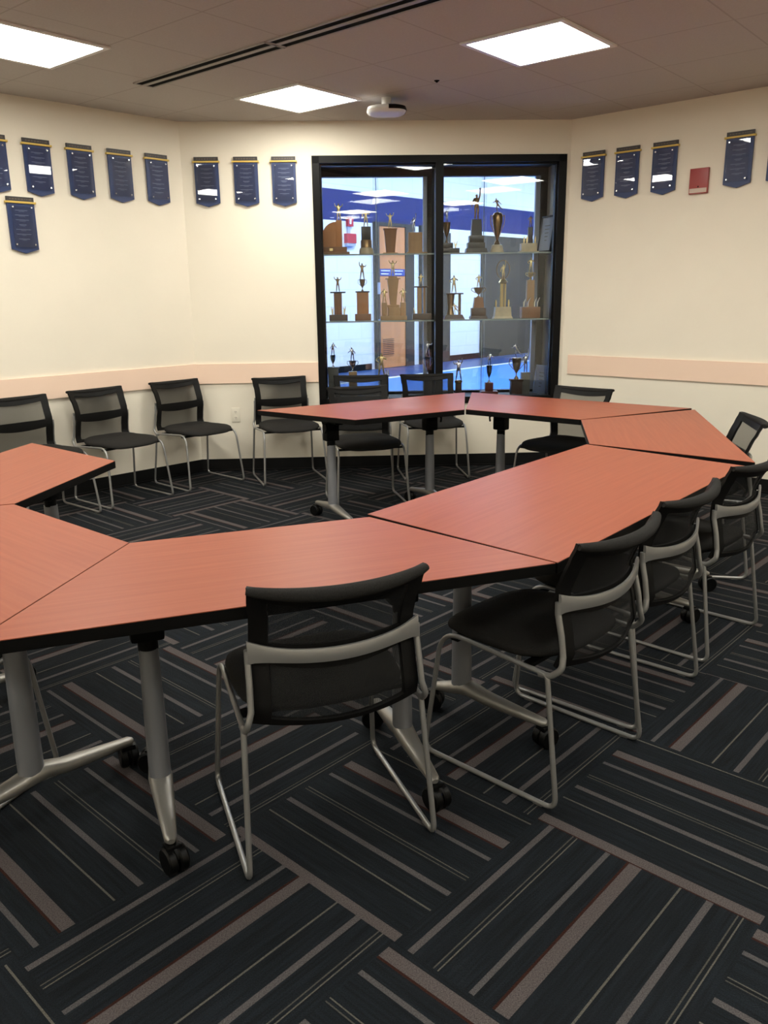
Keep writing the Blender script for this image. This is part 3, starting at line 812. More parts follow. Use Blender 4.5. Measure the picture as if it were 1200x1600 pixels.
trap((-.770, 2.358), (-.049, 2.619), (.468, 2.114), (-.897, 1.620), .637, 'cherry trapezoid table with one chair drawn up to its long side, nearest the viewer')
make_table([(-.056, 2.656), (.988, 3.902), (1.519, 3.350), (.474, 2.117)], [(.262, 2.596, -39, .12, .335), (1.115, 3.62, -39, .12, .335)], 'long straight cherry table with three chairs pushed in along one side', 51)
trap((1.004, 3.914), (1.146, 4.684), (1.937, 5.040), (1.592, 3.418), .70, 'cherry trapezoid table with one chair behind it, joining the long straight table')
trap((1.144, 4.696), (.532, 5.196), (.668, 6.113), (1.940, 5.100), .80, 'cherry trapezoid table in front of the right half of the trophy window')
trap((.522, 5.182), (-.163, 4.805), (-.814, 5.286), (.619, 6.119), .77, 'cherry trapezoid table in front of the left half of the trophy window')
trap((-1.221, 3.648), (-1.340, 2.868), (-2.045, 2.640), (-1.811, 4.158), .66, 'cherry trapezoid table ending at the gap, nearest the chair wall')
trap((-1.338, 2.860), (-.773, 2.360), (-.900, 1.621), (-2.047, 2.634), .645, 'cherry trapezoid table cut by the picture edge, seamed to the one at the gap', .055, .22, .325)

# ------------------------------------------------------------------ chairs
def chair_profile(z):
    """rear surface of the back: x at height z"""
    K = [(.425, -.205), (.47, -.222), (.53, -.212), (.60, -.196), (.65, -.198), (.70, -.216), (.75, -.240), (.80, -.262)]
    if z <= K[0][0]: return K[0][1]
    for (z0, x0), (z1, x1) in zip(K, K[1:]):
        if z <= z1:
            s = (z-z0)/(z1-z0); s = s*s*(3-2*s)*.5+s*.5
            return x0+(x1-x0)*s
    return K[-1][1]
def halfw(z):
    s = (z-.43)/(.80-.43)
    return .222-.006*math.sin(PI*s)+(.004 if s > .8 else 0)
BOW = .050
def bsurf(u, z):
    """u in -1..1 across, z height -> point on the back shell"""
    w = halfw(z)
    return Vector((chair_profile(z)-BOW*(1-u*u), u*w, z-.012*(1-u*u)))
def shell(bm, u0, u1, z0, z1, nu, nz, th, mi=0, z1f=None, z0f=None, uvl=None):
    G = []
    for side in (0, 1):
        g = []
        for i in range(nu+1):
            u = u0+(u1-u0)*i/nu; col = []
            a = z0f(u) if z0f else z0; b = z1f(u) if z1f else z1
            for j in range(nz+1):
                z = a+(b-a)*j/nz
                p = bsurf(u, z)
                e = .004
                tz = (bsurf(u, z+e)-bsurf(u, z-e)); tu = (bsurf(u+.01, z)-bsurf(u-.01, z)); n = tu.cross(tz).normalized()
                if n.x < 0: n = -n
                col.append(bm.verts.new(p+n*(th if side else 0)))
            g.append(col)
        G.append(g)
    def face(vs, uv=None):
        f = bm.faces.new(vs); f.material_index = mi
        return f
    for s in (0, 1):
        for i in range(nu):
            for j in range(nz):
                q = [G[s][i][j], G[s][i+1][j], G[s][i+1][j+1], G[s][i][j+1]]
                f = face(q if s else list(reversed(q)))
    for i in range(nu):
        face([G[0][i][0], G[0][i+1][0], G[1][i+1][0], G[1][i][0]]); face([G[1][i][nz], G[1][i+1][nz], G[0][i+1][nz], G[0][i][nz]])
    for j in range(nz):
        face([G[1][0][j], G[1][0][j+1], G[0][0][j+1], G[0][0][j]]); face([G[0][nu][j], G[0][nu][j+1], G[1][nu][j+1], G[1][nu][j]])
def mesh_panel(u0, u1, z0f, z1f, off, parent, nu=12, nz=6):
    bm = BM(); uvl = bm.loops.layers.uv.new('UVMap'); g = []
    for i in range(nu+1):
        u = u0+(u1-u0)*i/nu; a, b = z0f(u), z1f(u)
        g.append([bm.verts.new(bsurf(u, a+(b-a)*j/nz)+Vector((off, 0, 0))) for j in range(nz+1)])
    for i in range(nu):
        for j in range(nz):
            f = bm.faces.new([g[i][j], g[i+1][j], g[i+1][j+1], g[i][j+1]])
            for lp in f.loops: lp[uvl].uv = (lp.vert.co.y*1.0, lp.vert.co.z)
    return fin(bm, 'mesh_panel', M['mesh'], parent, smooth='all')

def make_chair():
    t = thing('mesh_back_chair', '', 'chair', group='black mesh-back sled chairs')
    r = .0078
    for s in (-1, 1):
        pts = [(-.192, s*.240, .408), (-.250, s*.257, r), (.250, s*.257, r), (.200, s*.232, .432)]
        bm = BM()
        loop = fillet(pts, [.02, .035, .035, .085], closed=True, seg=9)
        sweep(bm, loop, r, 10, closed=True)
        for x in (-.19, .19): box(bm, x-.015, x+.015, s*.257-.006, s*.257+.006, -.0005+.0005, .004)
        fin(bm, 'sled_leg', M['chair_metal'], t, smooth=60)
    # back frame: two uprights and the curved cross band
    bm = BM()
    for s in (-1, 1):
        zz = [.47, .53, .59, .625]
        pts = [Vector((-.165, s*.240, .404)), Vector((-.205, s*.239, .408)), Vector((-.236, s*.236, .437))]
        pts += [bsurf(s*1.0, z)+Vector((-.010, s*.006, 0)) for z in zz]
        sweep(bm, fillet(pts, [0, .03, .03, .02, .02, .02, 0]), .0095, 10, flat=(1.0, .85))
    nu = 28; G = []
    for i in range(nu+1):
        u = -1.03+2.06*i/nu
        hh = .0175+.010*abs(u)**6
        zc = .620-.004*(1-u*u)
        ring = []
        for dz, dx in ((-hh, -.010), (-hh, -.019), (-hh*.5, -.021), (hh*.6, -.020), (hh, -.017), (hh, -.010)):
            p = bsurf(max(-1, min(1, u)), zc+dz)+Vector((dx, math.copysign(.007, u) if abs(u) > 1 else 0, 0)); ring.append(bm.verts.new(p))
        G.append(ring)
    for a, b in zip(G, G[1:]):
        for k in range(6): bm.faces.new([a[k], a[(k+1) % 6], b[(k+1) % 6], b[k]])
    bm.faces.new(list(reversed(G[0]))); bm.faces.new(G[-1])
    fin(bm, 'back_frame', M['chair_metal'], t, smooth=50)
    # black backrest shell with two mesh windows
    top = lambda u: .800+.004*abs(u)**4
    railz = lambda u: .763-.012*(1-u*u)+.004*abs(u)
    b0 = lambda u: .577+.016*u*u; b1 = lambda u: .640-.004*u*u
    bot = lambda u: .428; botz = lambda u: .441+.012*u*u
    bm = BM()
    su = .80
    shell(bm, -1, -su, .428, .80, 3, 18, .012, z1f=top); shell(bm, su, 1, .428, .80, 3, 18, .012, z1f=top)
    shell(bm, -su, su, 0, 0, 14, 2, .011, z0f=b0, z1f=b1)
    shell(bm, -su, su, 0, 0, 14, 2, .011, z0f=bot, z1f=botz)
    shell(bm, -su, su, 0, 0, 14, 3, .011, z0f=railz, z1f=top)
    sh = fin(bm, 'backrest', M['black_plastic'], t, smooth=45)
    # padded roll along the top
    bm = BM(); pts = []; rr = []
    for i in range(25):
        u = -1.0+2.0*i/24
        p = bsurf(u, top(u)-.012)+Vector((-.004, 0, .004)); pts.append(p); rr.append((.0115+.007*(1-u*u)) if abs(u) < .99 else .009)
    sweep(bm, pts, rr, 10, flat=(1.0, 1.15))
    fin(bm, 'top_roll', M['black_fabric'], t, smooth=60)
    mesh_panel(-su-.02, su+.02, lambda u: b1(u)-.004, lambda u: railz(u)+.004, .006, sh)
    mesh_panel(-su-.02, su+.02, lambda u: botz(u)-.004, lambda u: b0(u)+.004, .006, sh)
    # seat cushion
    bm = BM(); n = 44; secs = []
    def outline(k, e=3.4):
        a = 2*PI*k/n; ca, sa = math.cos(a), math.sin(a)
        x = math.copysign(abs(ca)**(2/e), ca); y = math.copysign(abs(sa)**(2/e), sa)
        return x, y
    def sec(scale, z, dip):
        out = []
        for k in range(n):
            x, y = outline(k); X = .022+x*.232*scale; Y = y*(.232-.012*(x < 0)*abs(x))*scale
            zz = z
            if X > .12: zz -= dip*((X-.12)/.13)**2
            zz -= .012*max(0, 1-abs(X+.08)/.2)*(1-abs(y)*.6) if dip > .01 else 0
            zz += .012*max(0, (-X-.08)/.13)
            out.append((X, Y, zz))
        return out
    for sc, z, dp in ((.80, .424, .012), (.95, .427, .014), (.995, .436, .016), (1.0, .444, .018), (.985, .453, .020), (.93, .460, .022), (.75, .463, .022), (.45, .463, .018), (.15, .462, .010)):
        secs.append(sec(sc, z, dp))
    loft(bm, secs)
    fin(bm, 'seat', M['black_fabric'], t, smooth=60)
    bm = BM()
    for x in (-.12, .15): box(bm, x-.014, x+.014, -.232, .232, .408, .420)
    fin(bm, 'seat_rail', M['black_frame'], t, smooth=False)
    return t

CH = [
 (-.200, 2.086, 110.5, 'black mesh chair seen from behind, alone at the nearest trapezoid table'),
 (.482, 2.403, 136.0, 'black mesh chair at the long straight table, nearest the viewer'),
 (.839, 2.838, 138.0, 'black mesh chair at the long straight table, between two others'),
 (1.290, 3.352, 135.5, 'black mesh chair at the long straight table, last of three and cut by the frame'),
 (1.668, 4.270, 170.0, 'black mesh chair beyond the cherry tables, beside the bare cream wall at the picture edge'),
 (1.2335, 5.540, 227.3, 'black mesh chair behind the tables, under the window frame corner by the peach rail end'),
 (-2.326, 5.456, -40.0, 'black mesh chair against the wall, partly hidden by the table at the gap'),
 (-1.942, 5.940, -40.0, 'black mesh chair against the wall, the middle one of three facing the room'),
 (-1.487, 6.445, -43.0, 'black mesh chair against the wall, beside the power outlet and the room corner'),
 (-.768, 6.552, -71.0, 'black mesh chair against the back wall, just left of the window frame'),
 (-.178, 6.598, -90.0, 'black mesh chair with its back to the left window pane, behind another chair'),
 (.408, 6.640, -83.0, 'black mesh chair with its back to the window, at the centre mullion'),
 (-.123, 5.752, -77.0, 'black mesh chair tucked under the table before the window, hiding the chair behind it'),
 (-1.386, 2.181, 70.0, 'black mesh chair of which only a leg shows under the table at the picture edge'),
]
c0_ = make_chair()
for k, (x, y, a, lab) in enumerate(CH):
    c = c0_ if k == 0 else copy_tree(c0_)
    c.location = (x, y, 0); c.rotation_euler = (0, 0, rad(a)); c['label'] = lab

# ------------------------------------------------------------------ trophies
def skin_mesh(name, verts, edges, radii):
    me = bpy.data.meshes.new(name); me.from_pydata(verts, edges, []); ob = bpy.data.objects.new(name, me); COL.objects.link(ob)
    sk = ob.modifiers.new('skin', 'SKIN'); sk.use_smooth_shade = True
    if not me.skin_vertices: return None, ob
    for i, r in enumerate(radii):
        v = me.skin_vertices[0].data[i]; v.radius = (r, r); v.use_root = (i == 0)
    ob.modifiers.new('sub', 'SUBSURF').levels = 1
    dg = bpy.context.evaluated_depsgraph_get(); dg.update()
    m2 = bpy.data.meshes.new_from_object(ob.evaluated_get(dg)); m2.name = name
    bpy.data.objects.remove(ob); return m2, None
POSES = {  # hands / feet (x lateral, y depth, z) for a figure one unit tall; arm = elbow, hand
 'raise': dict(le=(-.20, 0, .83), lh=(-.24, -.02, 1.0), re=(.20, 0, .80), rh=(.27, -.02, .95), lk=(-.07, -.03, .27), lf=(-.10, 0, .02), rk=(.08, -.02, .27), rf=(.11, .02, .02)),
 'torch': dict(le=(-.17, .02, .62), lh=(-.20, -.03, .48), re=(.14, 0, .95), rh=(.14, 0, 1.13), lk=(-.05, -.02, .27), lf=(-.06, 0, .02), rk=(.06, -.02, .27), rf=(.07, .02, .02), ball=1),
 'akimbo': dict(le=(-.24, .02, .66), lh=(-.11, -.03, .55), re=(.24, .02, .68), rh=(.12, -.05, .72), lk=(-.08, -.03, .27), lf=(-.12, 0, .02), rk=(.08, -.02, .27), rf=(.12, .02, .02)),
 'batter': dict(le=(-.17, -.04, .86), lh=(-.16, -.05, 1.05), re=(.20, -.05, .74), rh=(.26, -.05, .88), lk=(-.08, -.05, .28), lf=(-.12, 0, .02), rk=(.08, -.02, .27), rf=(.12, .02, .02)),
 'run': dict(le=(-.22, -.02, .70), lh=(-.38, -.03, .68), re=(.17, .03, .62), rh=(.26, .02, .54), lk=(-.10, -.03, .30), lf=(-.02, 0, .04), rk=(.18, -.02, .32), rf=(.36, .02, .22), lean=-.12),
 'bowl': dict(le=(.20, -.02, .66), lh=(.33, -.04, .56), re=(-.16, .03, .62), rh=(-.17, .02, .47), lk=(-.06, -.03, .27), lf=(-.10, 0, .02), rk=(.09, -.02, .28), rf=(.10, .02, .02), lean=.05),
}
_fig = {}
def figure(pose):
    if pose in _fig: return _fig[pose]
    p = POSES[pose]; ln = p.get('lean', 0)
    V = [(0, 0, .50), (ln*.4, 0, .60), (ln*.8, 0, .74), (ln, 0, .83), (ln*1.1, -.01, .90), (ln*1.1, -.01, .97),
         (-.10+ln, 0, .79), p['le'], p['lh'], (.10+ln, 0, .79), p['re'], p['rh'],
         (-.06, 0, .48), p['lk'], p['lf'], (p['lf'][0]-.01, p['lf'][1]-.06, .012), (.06, 0, .48), p['rk'], p['rf'], (p['rf'][0]+.01, p['rf'][1]-.06, max(.012, p['rf'][2]-.02))]
    E = [(0, 1), (1, 2), (2, 3), (3, 4), (4, 5), (2, 6), (6, 7), (7, 8), (2, 9), (9, 10), (10, 11), (0, 12), (12, 13), (13, 14), (14, 15), (0, 16), (16, 17), (17, 18), (18, 19)]
    Rr = [.075, .068, .085, .035, .055, .042, .042, .032, .026, .042, .032, .026, .055, .042, .03, .024, .055, .042, .03, .024]
    if p.get('ball'):
        h = p['rh']; V.append((h[0], h[1], h[2]+.09)); E.append((11, 20)); Rr.append(.06)
    m, ob = skin_mesh('figurine_'+pose, V, E, Rr)
    if m is None:
        bpy.data.objects.remove(ob); bm = BM()
        for a, b in E: sweep(bm, [V[a], V[b]], [Rr[a], Rr[b]], 8)
        m = bpy.data.meshes.new('figurine'); bm.to_mesh(m); bm.free()
    m.polygons.foreach_set('use_smooth', [True]*len(m.polygons))
    _fig[pose] = m; return m
def add_fig(t, pose, mat, x, z, h, y=0, flip=1, name='figurine'):
    m = figure(pose).copy(); m.materials.clear(); m.materials.append(mat)
    o = bpy.data.objects.new(name, m); COL.objects.link(o); o.parent = t; o.location = (x, y, z); o.scale = (h*flip, h, h)
    return o
def part(t, name, mat, fn, smooth=40):
    bm = BM(); fn(bm); return fin(bm, name, M[mat], t, smooth=smooth)
def cup(bm, z, h, w, handles=True, x=0):
    r = w/2
    lathe(bm, [(r*.45, z), (r*.42, z+h*.05), (r*.12, z+h*.16), (r*.10, z+h*.26), (r*.35, z+h*.36), (r*.72, z+h*.55), (r*.86, z+h*.78), (r*.92, z+h*.97), (r*1.0, z+h), (r*.8, z+h*.985)], 20, cx=x)
    if handles:
        for s in (-1, 1):
            sweep(bm, fillet([(x+s*r*.80, 0, z+h*.88), (x+s*r*1.35, 0, z+h*.98), (x+s*r*1.45, 0, z+h*.70), (x+s*r*.55, 0, z+h*.44)], r*.3), r*.07, 6)
S, ZZ = .00188, .00178    # picture units of the close-up to metres inside the case
OFFC = .25
def trophy(sx, z, label, group, off=OFFC):
    p = BL+dB*sx+nB*off
    return thing('trophy', label, 'trophy', (p.x, p.y, z+.0005), math.atan2(dB.y, dB.x), group)
GT, GM, GB = 'trophies on the upper glass shelf', 'trophies on the lower glass shelf', 'trophies on the floor of the case'
# --- upper shelf
t = trophy(1.185, Z1, 'orange wooden trophy with quarter-round wing and stepped base, upper shelf, at the frame', GT)
part(t, 'base', 'wood_mid', lambda b: (box(b, -.108, .122, -.06, .06, 0, .022, bev=.003), box(b, -.10, .100, -.05, .05, .022, .062, bev=.003)))
part(t, 'wing', 'wood_orange', lambda b: prism(b, [(.012, .062), (.012, .262)]+[(.012-.118*math.sin(a*PI/16), .142+.12*math.cos(a*PI/16)) for a in range(1, 9)]+[(-.106, .062)], -.015, .02, axis='y'))
part(t, 'pillar', 'wood_orange', lambda b: box(b, .012, .062, -.025, .025, .062, .275, bev=.003))
part(t, 'name_plate', 'gold', lambda b: box(b, -.045, -.018, -.053, -.0505, .030, .050), False)
add_fig(t, 'raise', M['gold'], .037, .275, .135)
t = trophy(1.447, Z1, 'dark pillar trophy on round cream base with gold figure, upper shelf', GT)
part(t, 'base', 'cream', lambda b: lathe(b, [(.060, 0), (.060, .03), (.054, .052), (.050, .054)], 24))
part(t, 'ring', 'bronze', lambda b: lathe(b, [(.047, .054), (.047, .112), (.044, .116)], 24))
part(t, 'pillar', 'blackbase', lambda b: box(b, -.040, .040, -.03, .03, .116, .222, bev=.003))
add_fig(t, 'akimbo', M['gold'], 0, .222, .138)
t = trophy(1.650, Z1, 'tapered red-brown wooden trophy wider at its top, upper shelf', GT)
part(t, 'base', 'wood_light', lambda b: box(b, -.062, .062, -.05, .05, 0, .012, bev=.002))
part(t, 'pillar', 'wood_mid', lambda b: (frustum(b, .072, .06, .104, .08, .012, .195), box(b, -.058, .058, -.045, .045, .195, .206, bev=.002)))
add_fig(t, 'raise', M['gold'], 0, .206, .125, flip=-1)
t = trophy(1.862, Z1, 'blocky light wood trophy with silver figure, upper shelf, beside the mullion', GT)
part(t, 'base', 'wood_light', lambda b: box(b, -.075, .095, -.05, .05, 0, .014, bev=.002))
part(t, 'pillar', 'wood_light', lambda b: (box(b, -.062, .055, -.035, .035, .014, .172, bev=.003), box(b, -.045, .045, -.042, -.035, .100, .165, bev=.002)))
add_fig(t, 'torch', M['silver'], -.015, .172, .125)
t = trophy(2.125, Z1, 'black cup trophy with silver figure on stepped dark base, upper shelf, beside the mullion', GT)
part(t, 'base', 'blackbase', lambda b: (box(b, -.06, .105, -.045, .045, 0, .042, bev=.003), box(b, -.05, .05, -.04, .04, .042, .085, bev=.003)))
part(t, 'cup', 'bronze', lambda b: cup(b, .085, .165, .068, False))
add_fig(t, 'torch', M['silver'], 0, .25, .105)
part(t, 'winged_ornament', 'gold', lambda b: (sweep(b, [(.075, 0, .042), (.075, 0, .065), (.060, 0, .100)], [.006, .007, .002], 6), sweep(b, [(.078, 0, .060), (.092, 0, .100)], [.006, .002], 6)))
t = trophy(2.374, Z1, 'tall black stepped trophy with figure holding a ball overhead, upper shelf', GT)
part(t, 'base', 'blackbase', lambda b: (frustum(b, .185, .10, .17, .095, 0, .040), box(b, -.075, .075, -.045, .045, .040, .085, bev=.003), box(b, -.062, .062, -.04, .04, .085, .14, bev=.003)))
part(t, 'pillar', 'blackbase', lambda b: frustum(b, .092, .06, .078, .055, .14, .270))
add_fig(t, 'torch', M['bronze'], 0, .270, .205)
t = trophy(2.553, Z1, 'copper urn trophy with slim handles on cream base, upper shelf', GT)
part(t, 'base', 'cream', lambda b: lathe(b, [(.058, 0), (.056, .02), (.044, .062), (.036, .066)], 24))
part(t, 'urn', 'bronze', lambda b: lathe(b, [(.030, .066), (.022, .085), (.010, .105), (.014, .125), (.030, .19), (.042, .25), (.044, .30), (.034, .318), (.020, .325)], 24))
for s in (-1, 1):
    part(t, 'handle', 'bronze', lambda b, s=s: sweep(b, fillet([(s*.040, 0, .29), (s*.060, 0, .305), (s*.056, 0, .23), (s*.014, 0, .13)], .03), .0035, 6))
add_fig(t, 'run', M['bronze'], 0, .325, .115)
t = trophy(2.822, Z1, 'small black column trophy on long cream block base, upper shelf', GT)
part(t, 'base', 'cream', lambda b: (box(b, -.082, .078, -.05, .05, 0, .010, bev=.002), box(b, -.068, .066, -.04, .04, .010, .075, bev=.004)))
part(t, 'pillar', 'blackbase', lambda b: box(b, -.008, .030, -.018, .018, .075, .205, bev=.002))
part(t, 'side_ornament', 'gold', lambda b: [sweep(b, [(x, -.02, .075), (x, -.02, .10), (x+.004, -.02, .13)], [.006, .008, .003], 6) for x in (-.045, -.02, .05)])
add_fig(t, 'akimbo', M['bronze'], .011, .205, .095)
# --- lower shelf
t = trophy(1.199, Z2, 'fluted pillar trophy with flat dark top plate, lower shelf, at the frame', GM)
part(t, 'base', 'wood_dark', lambda b: box(b, -.078, .078, -.045, .045, 0, .050, bev=.003))
part(t, 'pillar', 'wood_mid', lambda b: (box(b, -.036, .032, -.02, .02, .050, .228, bev=.002), [sweep(b, [(x, -.021, .052), (x, -.021, .226)], .006, 6) for x in (-.026, -.004, .018)]))
part(t, 'top_plate', 'blackbase', lambda b: box(b, -.065, .065, -.035, .035, .228, .240, bev=.002))
for s in (-1, 1):
    part(t, 'winged_ornament', 'gold', lambda b, s=s: (sweep(b, [(s*.050, 0, .050), (s*.050, 0, .07), (s*.044, 0, .115)], [.008, .007, .002], 6), sweep(b, [(s*.052, 0, .066), (s*.063, 0, .12)], [.006, .002], 6)))
add_fig(t, 'raise', M['bronze'], 0, .240, .125)
t = trophy(1.408, Z2, 'broad amber pillar trophy with cup and batting figure on top, lower shelf', GM)
part(t, 'base', 'wood_mid', lambda b: box(b, -.068, .070, -.045, .045, 0, .054, bev=.003))
part(t, 'pillar', 'wood_orange', lambda b: box(b, -.050, .050, -.03, .03, .054, .230, bev=.002))
part(t, 'top_plate', 'wood_dark', lambda b: box(b, -.060, .060, -.036, .036, .230, .242, bev=.002))
part(t, 'cup', 'bronze', lambda b: cup(b, .242, .098, .052, True))
add_fig(t, 'batter', M['bronze'], 0, .340, .135)
t = trophy(1.668, Z2, 'wide wooden trophy of tapered middle pillar and two gold side figures, lower shelf', GM)
part(t, 'base', 'wood_light', lambda b: (box(b, -.11, .115, -.055, .055, 0, .035, bev=.003), box(b, -.045, .060, -.045, .045, .035, .105, bev=.003)))
part(t, 'side_block', 'wood_light', lambda b: (box(b, -.098, -.052, -.03, .03, .035, .145, bev=.003), box(b, .062, .108, -.03, .03, .035, .145, bev=.003)))
part(t, 'pillar', 'wood_light', lambda b: (box(b, -.052, .052, -.04, .04, .105, .125, bev=.002), frustum(b, .052, .04, .096, .07, .125, .335), box(b, -.064, .064, -.04, .04, .335, .346, bev=.002), box(b, -.036, .036, -.03, .03, .346, .362, bev=.002)))
add_fig(t, 'akimbo', M['gold'], -.075, .145, .12, name='side_figurine'); add_fig(t, 'akimbo', M['gold'], .085, .145, .12, name='side_figurine')
add_fig(t, 'raise', M['gold'], 0, .362, .13)
t = trophy(1.915, Z2, 'two-column gold and wood trophy on dark base, lower shelf, beside the mullion', GM)
part(t, 'base', 'wood_dark', lambda b: box(b, -.082, .080, -.045, .045, 0, .050, bev=.003))
part(t, 'pillar', 'wood_light', lambda b: (box(b, -.040, -.004, -.018, .018, .050, .265, bev=.002), sweep(b, [(.020, 0, .050), (.020, 0, .265)], .010, 10)))
part(t, 'top_plate', 'wood_dark', lambda b: box(b, -.064, .055, -.03, .03, .265, .276, bev=.002))
part(t, 'winged_ornament', 'gold', lambda b: sweep(b, [(-.064, 0, .050), (-.064, 0, .07), (-.072, 0, .10)], [.006, .006, .002], 6))
add_fig(t, 'akimbo', M['gold'], -.008, .276, .105)
t = trophy(2.190, Z2, 'gold figure trophy with open columns on dark sloped base, lower shelf, beside the mullion', GM)
t['label'] = 'gold figure trophy with open columns on dark sloped base, lower shelf, beside the mullion'
part(t, 'base', 'wood_dark', lambda b: frustum(b, .18, .10, .14, .08, 0, .036))
part(t, 'pillar', 'bronze', lambda b: (lathe(b, [(.034, .036), (.030, .05), (.022, .09), (.028, .14), (.036, .205)], 16, cx=-.028), sweep(b, [(.05, 0, .036), (.05, 0, .205)], .012, 8)))
part(t, 'top_plate', 'wood_dark', lambda b: box(b, -.068, .078, -.035, .035, .205, .217, bev=.002))
add_fig(t, 'run', M['gold'], .012, .036, .10, y=-.03, name='lower_figurine')
add_fig(t, 'akimbo', M['gold'], .0, .217, .150)
t = trophy(2.402, Z2, 'brown stepped trophy with small two-handled bowl, lower shelf', GM)
part(t, 'base', 'wood_dark', lambda b: (frustum(b, .150, .09, .135, .08, 0, .025), box(b, -.062, .062, -.04, .04, .025, .090, bev=.004)))
part(t, 'pillar', 'wood_mid', lambda b: frustum(b, .092, .06, .068, .05, .090, .178))
part(t, 'bowl', 'bronze', lambda b: cup(b, .178, .082, .086, True))
add_fig(t, 'akimbo', M['gold'], 0, .255, .115)
t = trophy(2.612, Z2, 'tall twin gold column trophy on cream base, lower shelf', GM)
part(t, 'base', 'cream', lambda b: (frustum(b, .165, .10, .15, .09, 0, .016), frustum(b, .145, .085, .130, .075, .016, .095)))
part(t, 'pillar', 'gold', lambda b: [sweep(b, [(x, y, .095), (x, y, .288)], .009, 10) for x, y in ((-.018, -.01), (.018, -.01), (0, .016))])
part(t, 'top_plate', 'gold', lambda b: (lathe(b, [(.03, .288), (.04, .300), (.022, .325)], 16)))
part(t, 'side_ornament', 'gold', lambda b: [sweep(b, [(x, 0, .095), (x, 0, .13), (x, 0, .155)], [.006, .008, .004], 6) for x in (-.058, .052)])
part(t, 'wreath', 'bronze', lambda b: sweep(b, [(.056*math.cos(a*PI/10), .01, .405+.075*math.sin(a*PI/10)) for a in range(20)], .0035, 6, closed=True))
add_fig(t, 'torch', M['gold'], 0, .325, .125)
t = trophy(2.846, Z2, 'brown trophy with pale winged figures around its column, lower shelf, far end', GM)
part(t, 'base', 'wood_mid', lambda b: box(b, -.075, .085, -.05, .05, 0, .092, bev=.004))
part(t, 'winged_ornament', 'silver', lambda b: [(sweep(b, [(x, -.03, .092), (x, -.03, .13), (x+.02, -.03, .170)], [.007, .009, .003], 6)) for x in (-.055, -.020, .035, .06)])
part(t, 'pillar', 'wood_light', lambda b: box(b, -.030, .034, -.025, .025, .092, .315, bev=.003))
part(t, 'cup', 'gold', lambda b: cup(b, .315, .062, .058, True))
add_fig(t, 'akimbo', M['gold'], .002, .377, .125)
# --- on the floor of the case
zf = Z0
def low(sx, z_top, label, w, base, fn):
    t = trophy(sx, zf, label, GB)
    fn(t, z_top-zf)
def f1(t, z):
    part(t, 'pillar', 'greystone', lambda b: (box(b, -.045, .045, -.035, .035, 0, z-.010, bev=.003), box(b, -.052, .055, -.04, .04, z-.010, z, bev=.002)))
    part(t, 'cup', 'silver', lambda b: cup(b, z, .105, .05, False)); add_fig(t, 'bowl', M['silver'], 0, z+.1, .115)
low(1.140, .845, 'grey pillar trophy with silver cup and bowling figure, case floor, at the frame', 0, 0, f1)
def f2(t, z):
    part(t, 'pillar', 'wood_light', lambda b: box(b, -.036, .036, -.03, .03, 0, z, bev=.003))
    part(t, 'cup', 'silver', lambda b: cup(b, z, .095, .066, True)); add_fig(t, 'bowl', M['silver'], 0, z+.09, .125, flip=-1)
low(1.310, .805, 'two-handled silver cup trophy on light wood pillar, seen above a chair, case floor', 0, 0, f2)
def f3(t, z):
    part(t, 'pillar', 'blackbase', lambda b: (box(b, -.03, .05, -.03, .03, 0, z-.01, bev=.003), box(b, -.05, .06, -.04, .04, z-.01, z, bev=.002)))
    add_fig(t, 'akimbo', M['gold'], -.01, z, .195); part(t, 'side_ornament', 'silver', lambda b: [sweep(b, [(x, 0, z), (x, 0, z+.045)], [.008, .004], 6) for x in (.032, .050)])
low(1.570, .770, 'gold figure trophy on dark pillar between two window chairs, case floor', 0, 0, f3)
def f4(t, z):
    part(t, 'pillar', 'greystone', lambda b: box(b, -.035, .035, -.03, .03, 0, z-.08, bev=.003))
    part(t, 'cup', 'silver', lambda b: cup(b, z-.08, .16, .06, True)); add_fig(t, 'batter', M['silver'], 0, z+.07, .15)
low(1.965, .840, 'silver cup trophy half hidden by the centre mullion, case floor', 0, 0, f4)
def f5(t, z):
    part(t, 'pillar', 'wood_dark', lambda b: box(b, -.026, .026, -.024, .024, 0, z-.022, bev=.003)); part(t, 'top_plate', 'bronze', lambda b: lathe(b, [(.034, z-.022), (.034, z-.006), (.024, z)], 16))
    add_fig(t, 'batter', M['silver'], 0, z, .185, flip=-1)
low(2.237, .715, 'silver swinging figure trophy on slim dark pillar, beside the mullion, case floor', 0, 0, f5)
def f6(t, z):
    part(t, 'base', 'wood_red', lambda b: (box(b, -.075, .075, -.045, .045, 0, z-.075, bev=.003), box(b, -.034, .034, -.03, .03, z-.075, z, bev=.003)))
    part(t, 'cup', 'silver', lambda b: cup(b, z, .150, .058, False)); add_fig(t, 'bowl', M['silver'], 0, z+.14, .125)
low(2.507, .690, 'slim silver cup trophy on stepped red mahogany base, case floor', 0, 0, f6)
def f7(t, z):
    part(t, 'base', 'wood_dark', lambda b: (box(b, -.048, .048, -.04, .04, 0, z-.018, bev=.003), box(b, -.056, .056, -.045, .045, z-.018, z, bev=.002)))
    part(t, 'cup', 'bronze', lambda b: cup(b, z, .185, .090, True)); add_fig(t, 'run', M['silver'], 0, z+.18, .135)
low(2.748, .715, 'big two-handled bronze cup trophy with running figure, case floor', 0, 0, f7)
def f8(t, z):
    part(t, 'pillar', 'greystone', lambda b: box(b, -.038, .038, -.03, .03, 0, z, bev=.003)); add_fig(t, 'torch', M['silver'], 0, z, .17)
t = trophy(2.845, zf, 'plain grey pillar trophy with silver figure beside the bronze cup, case floor', GB, .33); f8(t, .765-zf)
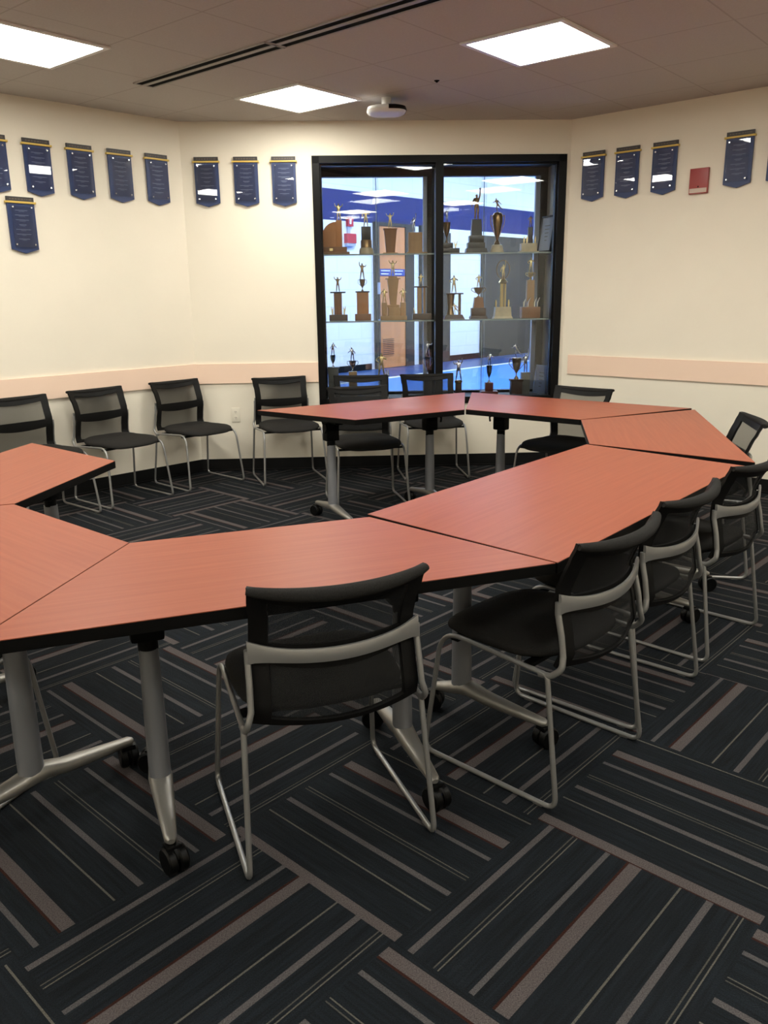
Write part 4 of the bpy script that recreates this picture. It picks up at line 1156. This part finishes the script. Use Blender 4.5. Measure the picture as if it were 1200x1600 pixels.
# framed certificates leaning on the case side
for z, sx, hgt, lab in ((Z1, 3.012, .30, 'dark framed certificate leaning on the case side, upper shelf'), (zf, 3.012, .25, 'pale framed certificate leaning on the case side, case floor')):
    p = BL+dB*sx+nB*.30
    t = thing('framed_certificate', lab, 'certificate', (p.x, p.y, z+.001), math.atan2(dB.y, dB.x), 'framed certificates in the trophy case')
    hold = []
    tilt = Matrix.Rotation(rad(-62), 4, 'Z') @ Matrix.Rotation(rad(9), 4, 'X')
    tilt = Matrix.Translation((-.045, 0, .002)) @ Matrix.Rotation(rad(-70), 4, 'Z') @ Matrix.Rotation(rad(-8), 4, 'X')
    fm = 'blackbase' if z == Z1 else 'alu_blue'
    bm = BM()
    w = .10
    for a in ((-w, -w+.014, 0, hgt), (w-.014, w, 0, hgt), (-w, w, 0, .014), (-w, w, hgt-.014, hgt)):
        box(bm, a[0], a[1], -.008, .008, a[2], a[3])
    bmesh.ops.transform(bm, matrix=tilt, verts=bm.verts); fin(bm, 'frame', M[fm], t, smooth=False)
    bm = BM(); box(bm, -w+.012, w-.012, -.003, .004, .012, hgt-.012); bmesh.ops.transform(bm, matrix=tilt, verts=bm.verts)
    fin(bm, 'paper', M['parchment'], t, smooth=False)
    bm = BM()
    for k in range(5): box(bm, -.04+.006*k, .04-.006*k, -.0045, -.003, hgt*.72-k*.03, hgt*.72-k*.03+.006)
    bmesh.ops.transform(bm, matrix=tilt, verts=bm.verts); fin(bm, 'lettering', M['greystone'], t, smooth=False)

# ------------------------------------------------------------------ camera, world, view
cam = bpy.data.cameras.new('camera'); co = bpy.data.objects.new('camera', cam); COL.objects.link(co)
th, ro = .26081, -.013815
cam.sensor_fit = 'VERTICAL'; cam.sensor_height = 36.0; cam.sensor_width = 27.0; cam.lens = 36.0*1272.83/1600
fwd = Vector((0, math.cos(th), -math.sin(th))); up = Vector((0, math.sin(th), math.cos(th))); rt = Vector((1, 0, 0))
r2 = rt*math.cos(ro)+up*math.sin(ro); u2 = -rt*math.sin(ro)+up*math.cos(ro)
m = Matrix((r2, u2, -fwd)).transposed().to_4x4(); m.translation = (0, 0, 1.44991)
co.matrix_world = m; cam.clip_start = .05; scene.camera = co
w = bpy.data.worlds.new('world'); scene.world = w; w.use_nodes = True
w.node_tree.nodes['Background'].inputs[0].default_value = (.5, .6, .7, 1); w.node_tree.nodes['Background'].inputs[1].default_value = .15
vs = scene.view_settings; vs.view_transform = 'Standard'; vs.look = 'None'; vs.gamma = 1; vs.use_curve_mapping = False; vs.exposure = .64
scene.cycles.use_denoising = True
scene.cycles.max_bounces = 10; scene.cycles.transparent_max_bounces = 24; scene.cycles.diffuse_bounces = 5
scene.cycles.sample_clamp_indirect = 6; scene.cycles.caustics_reflective = False; scene.cycles.caustics_refractive = False
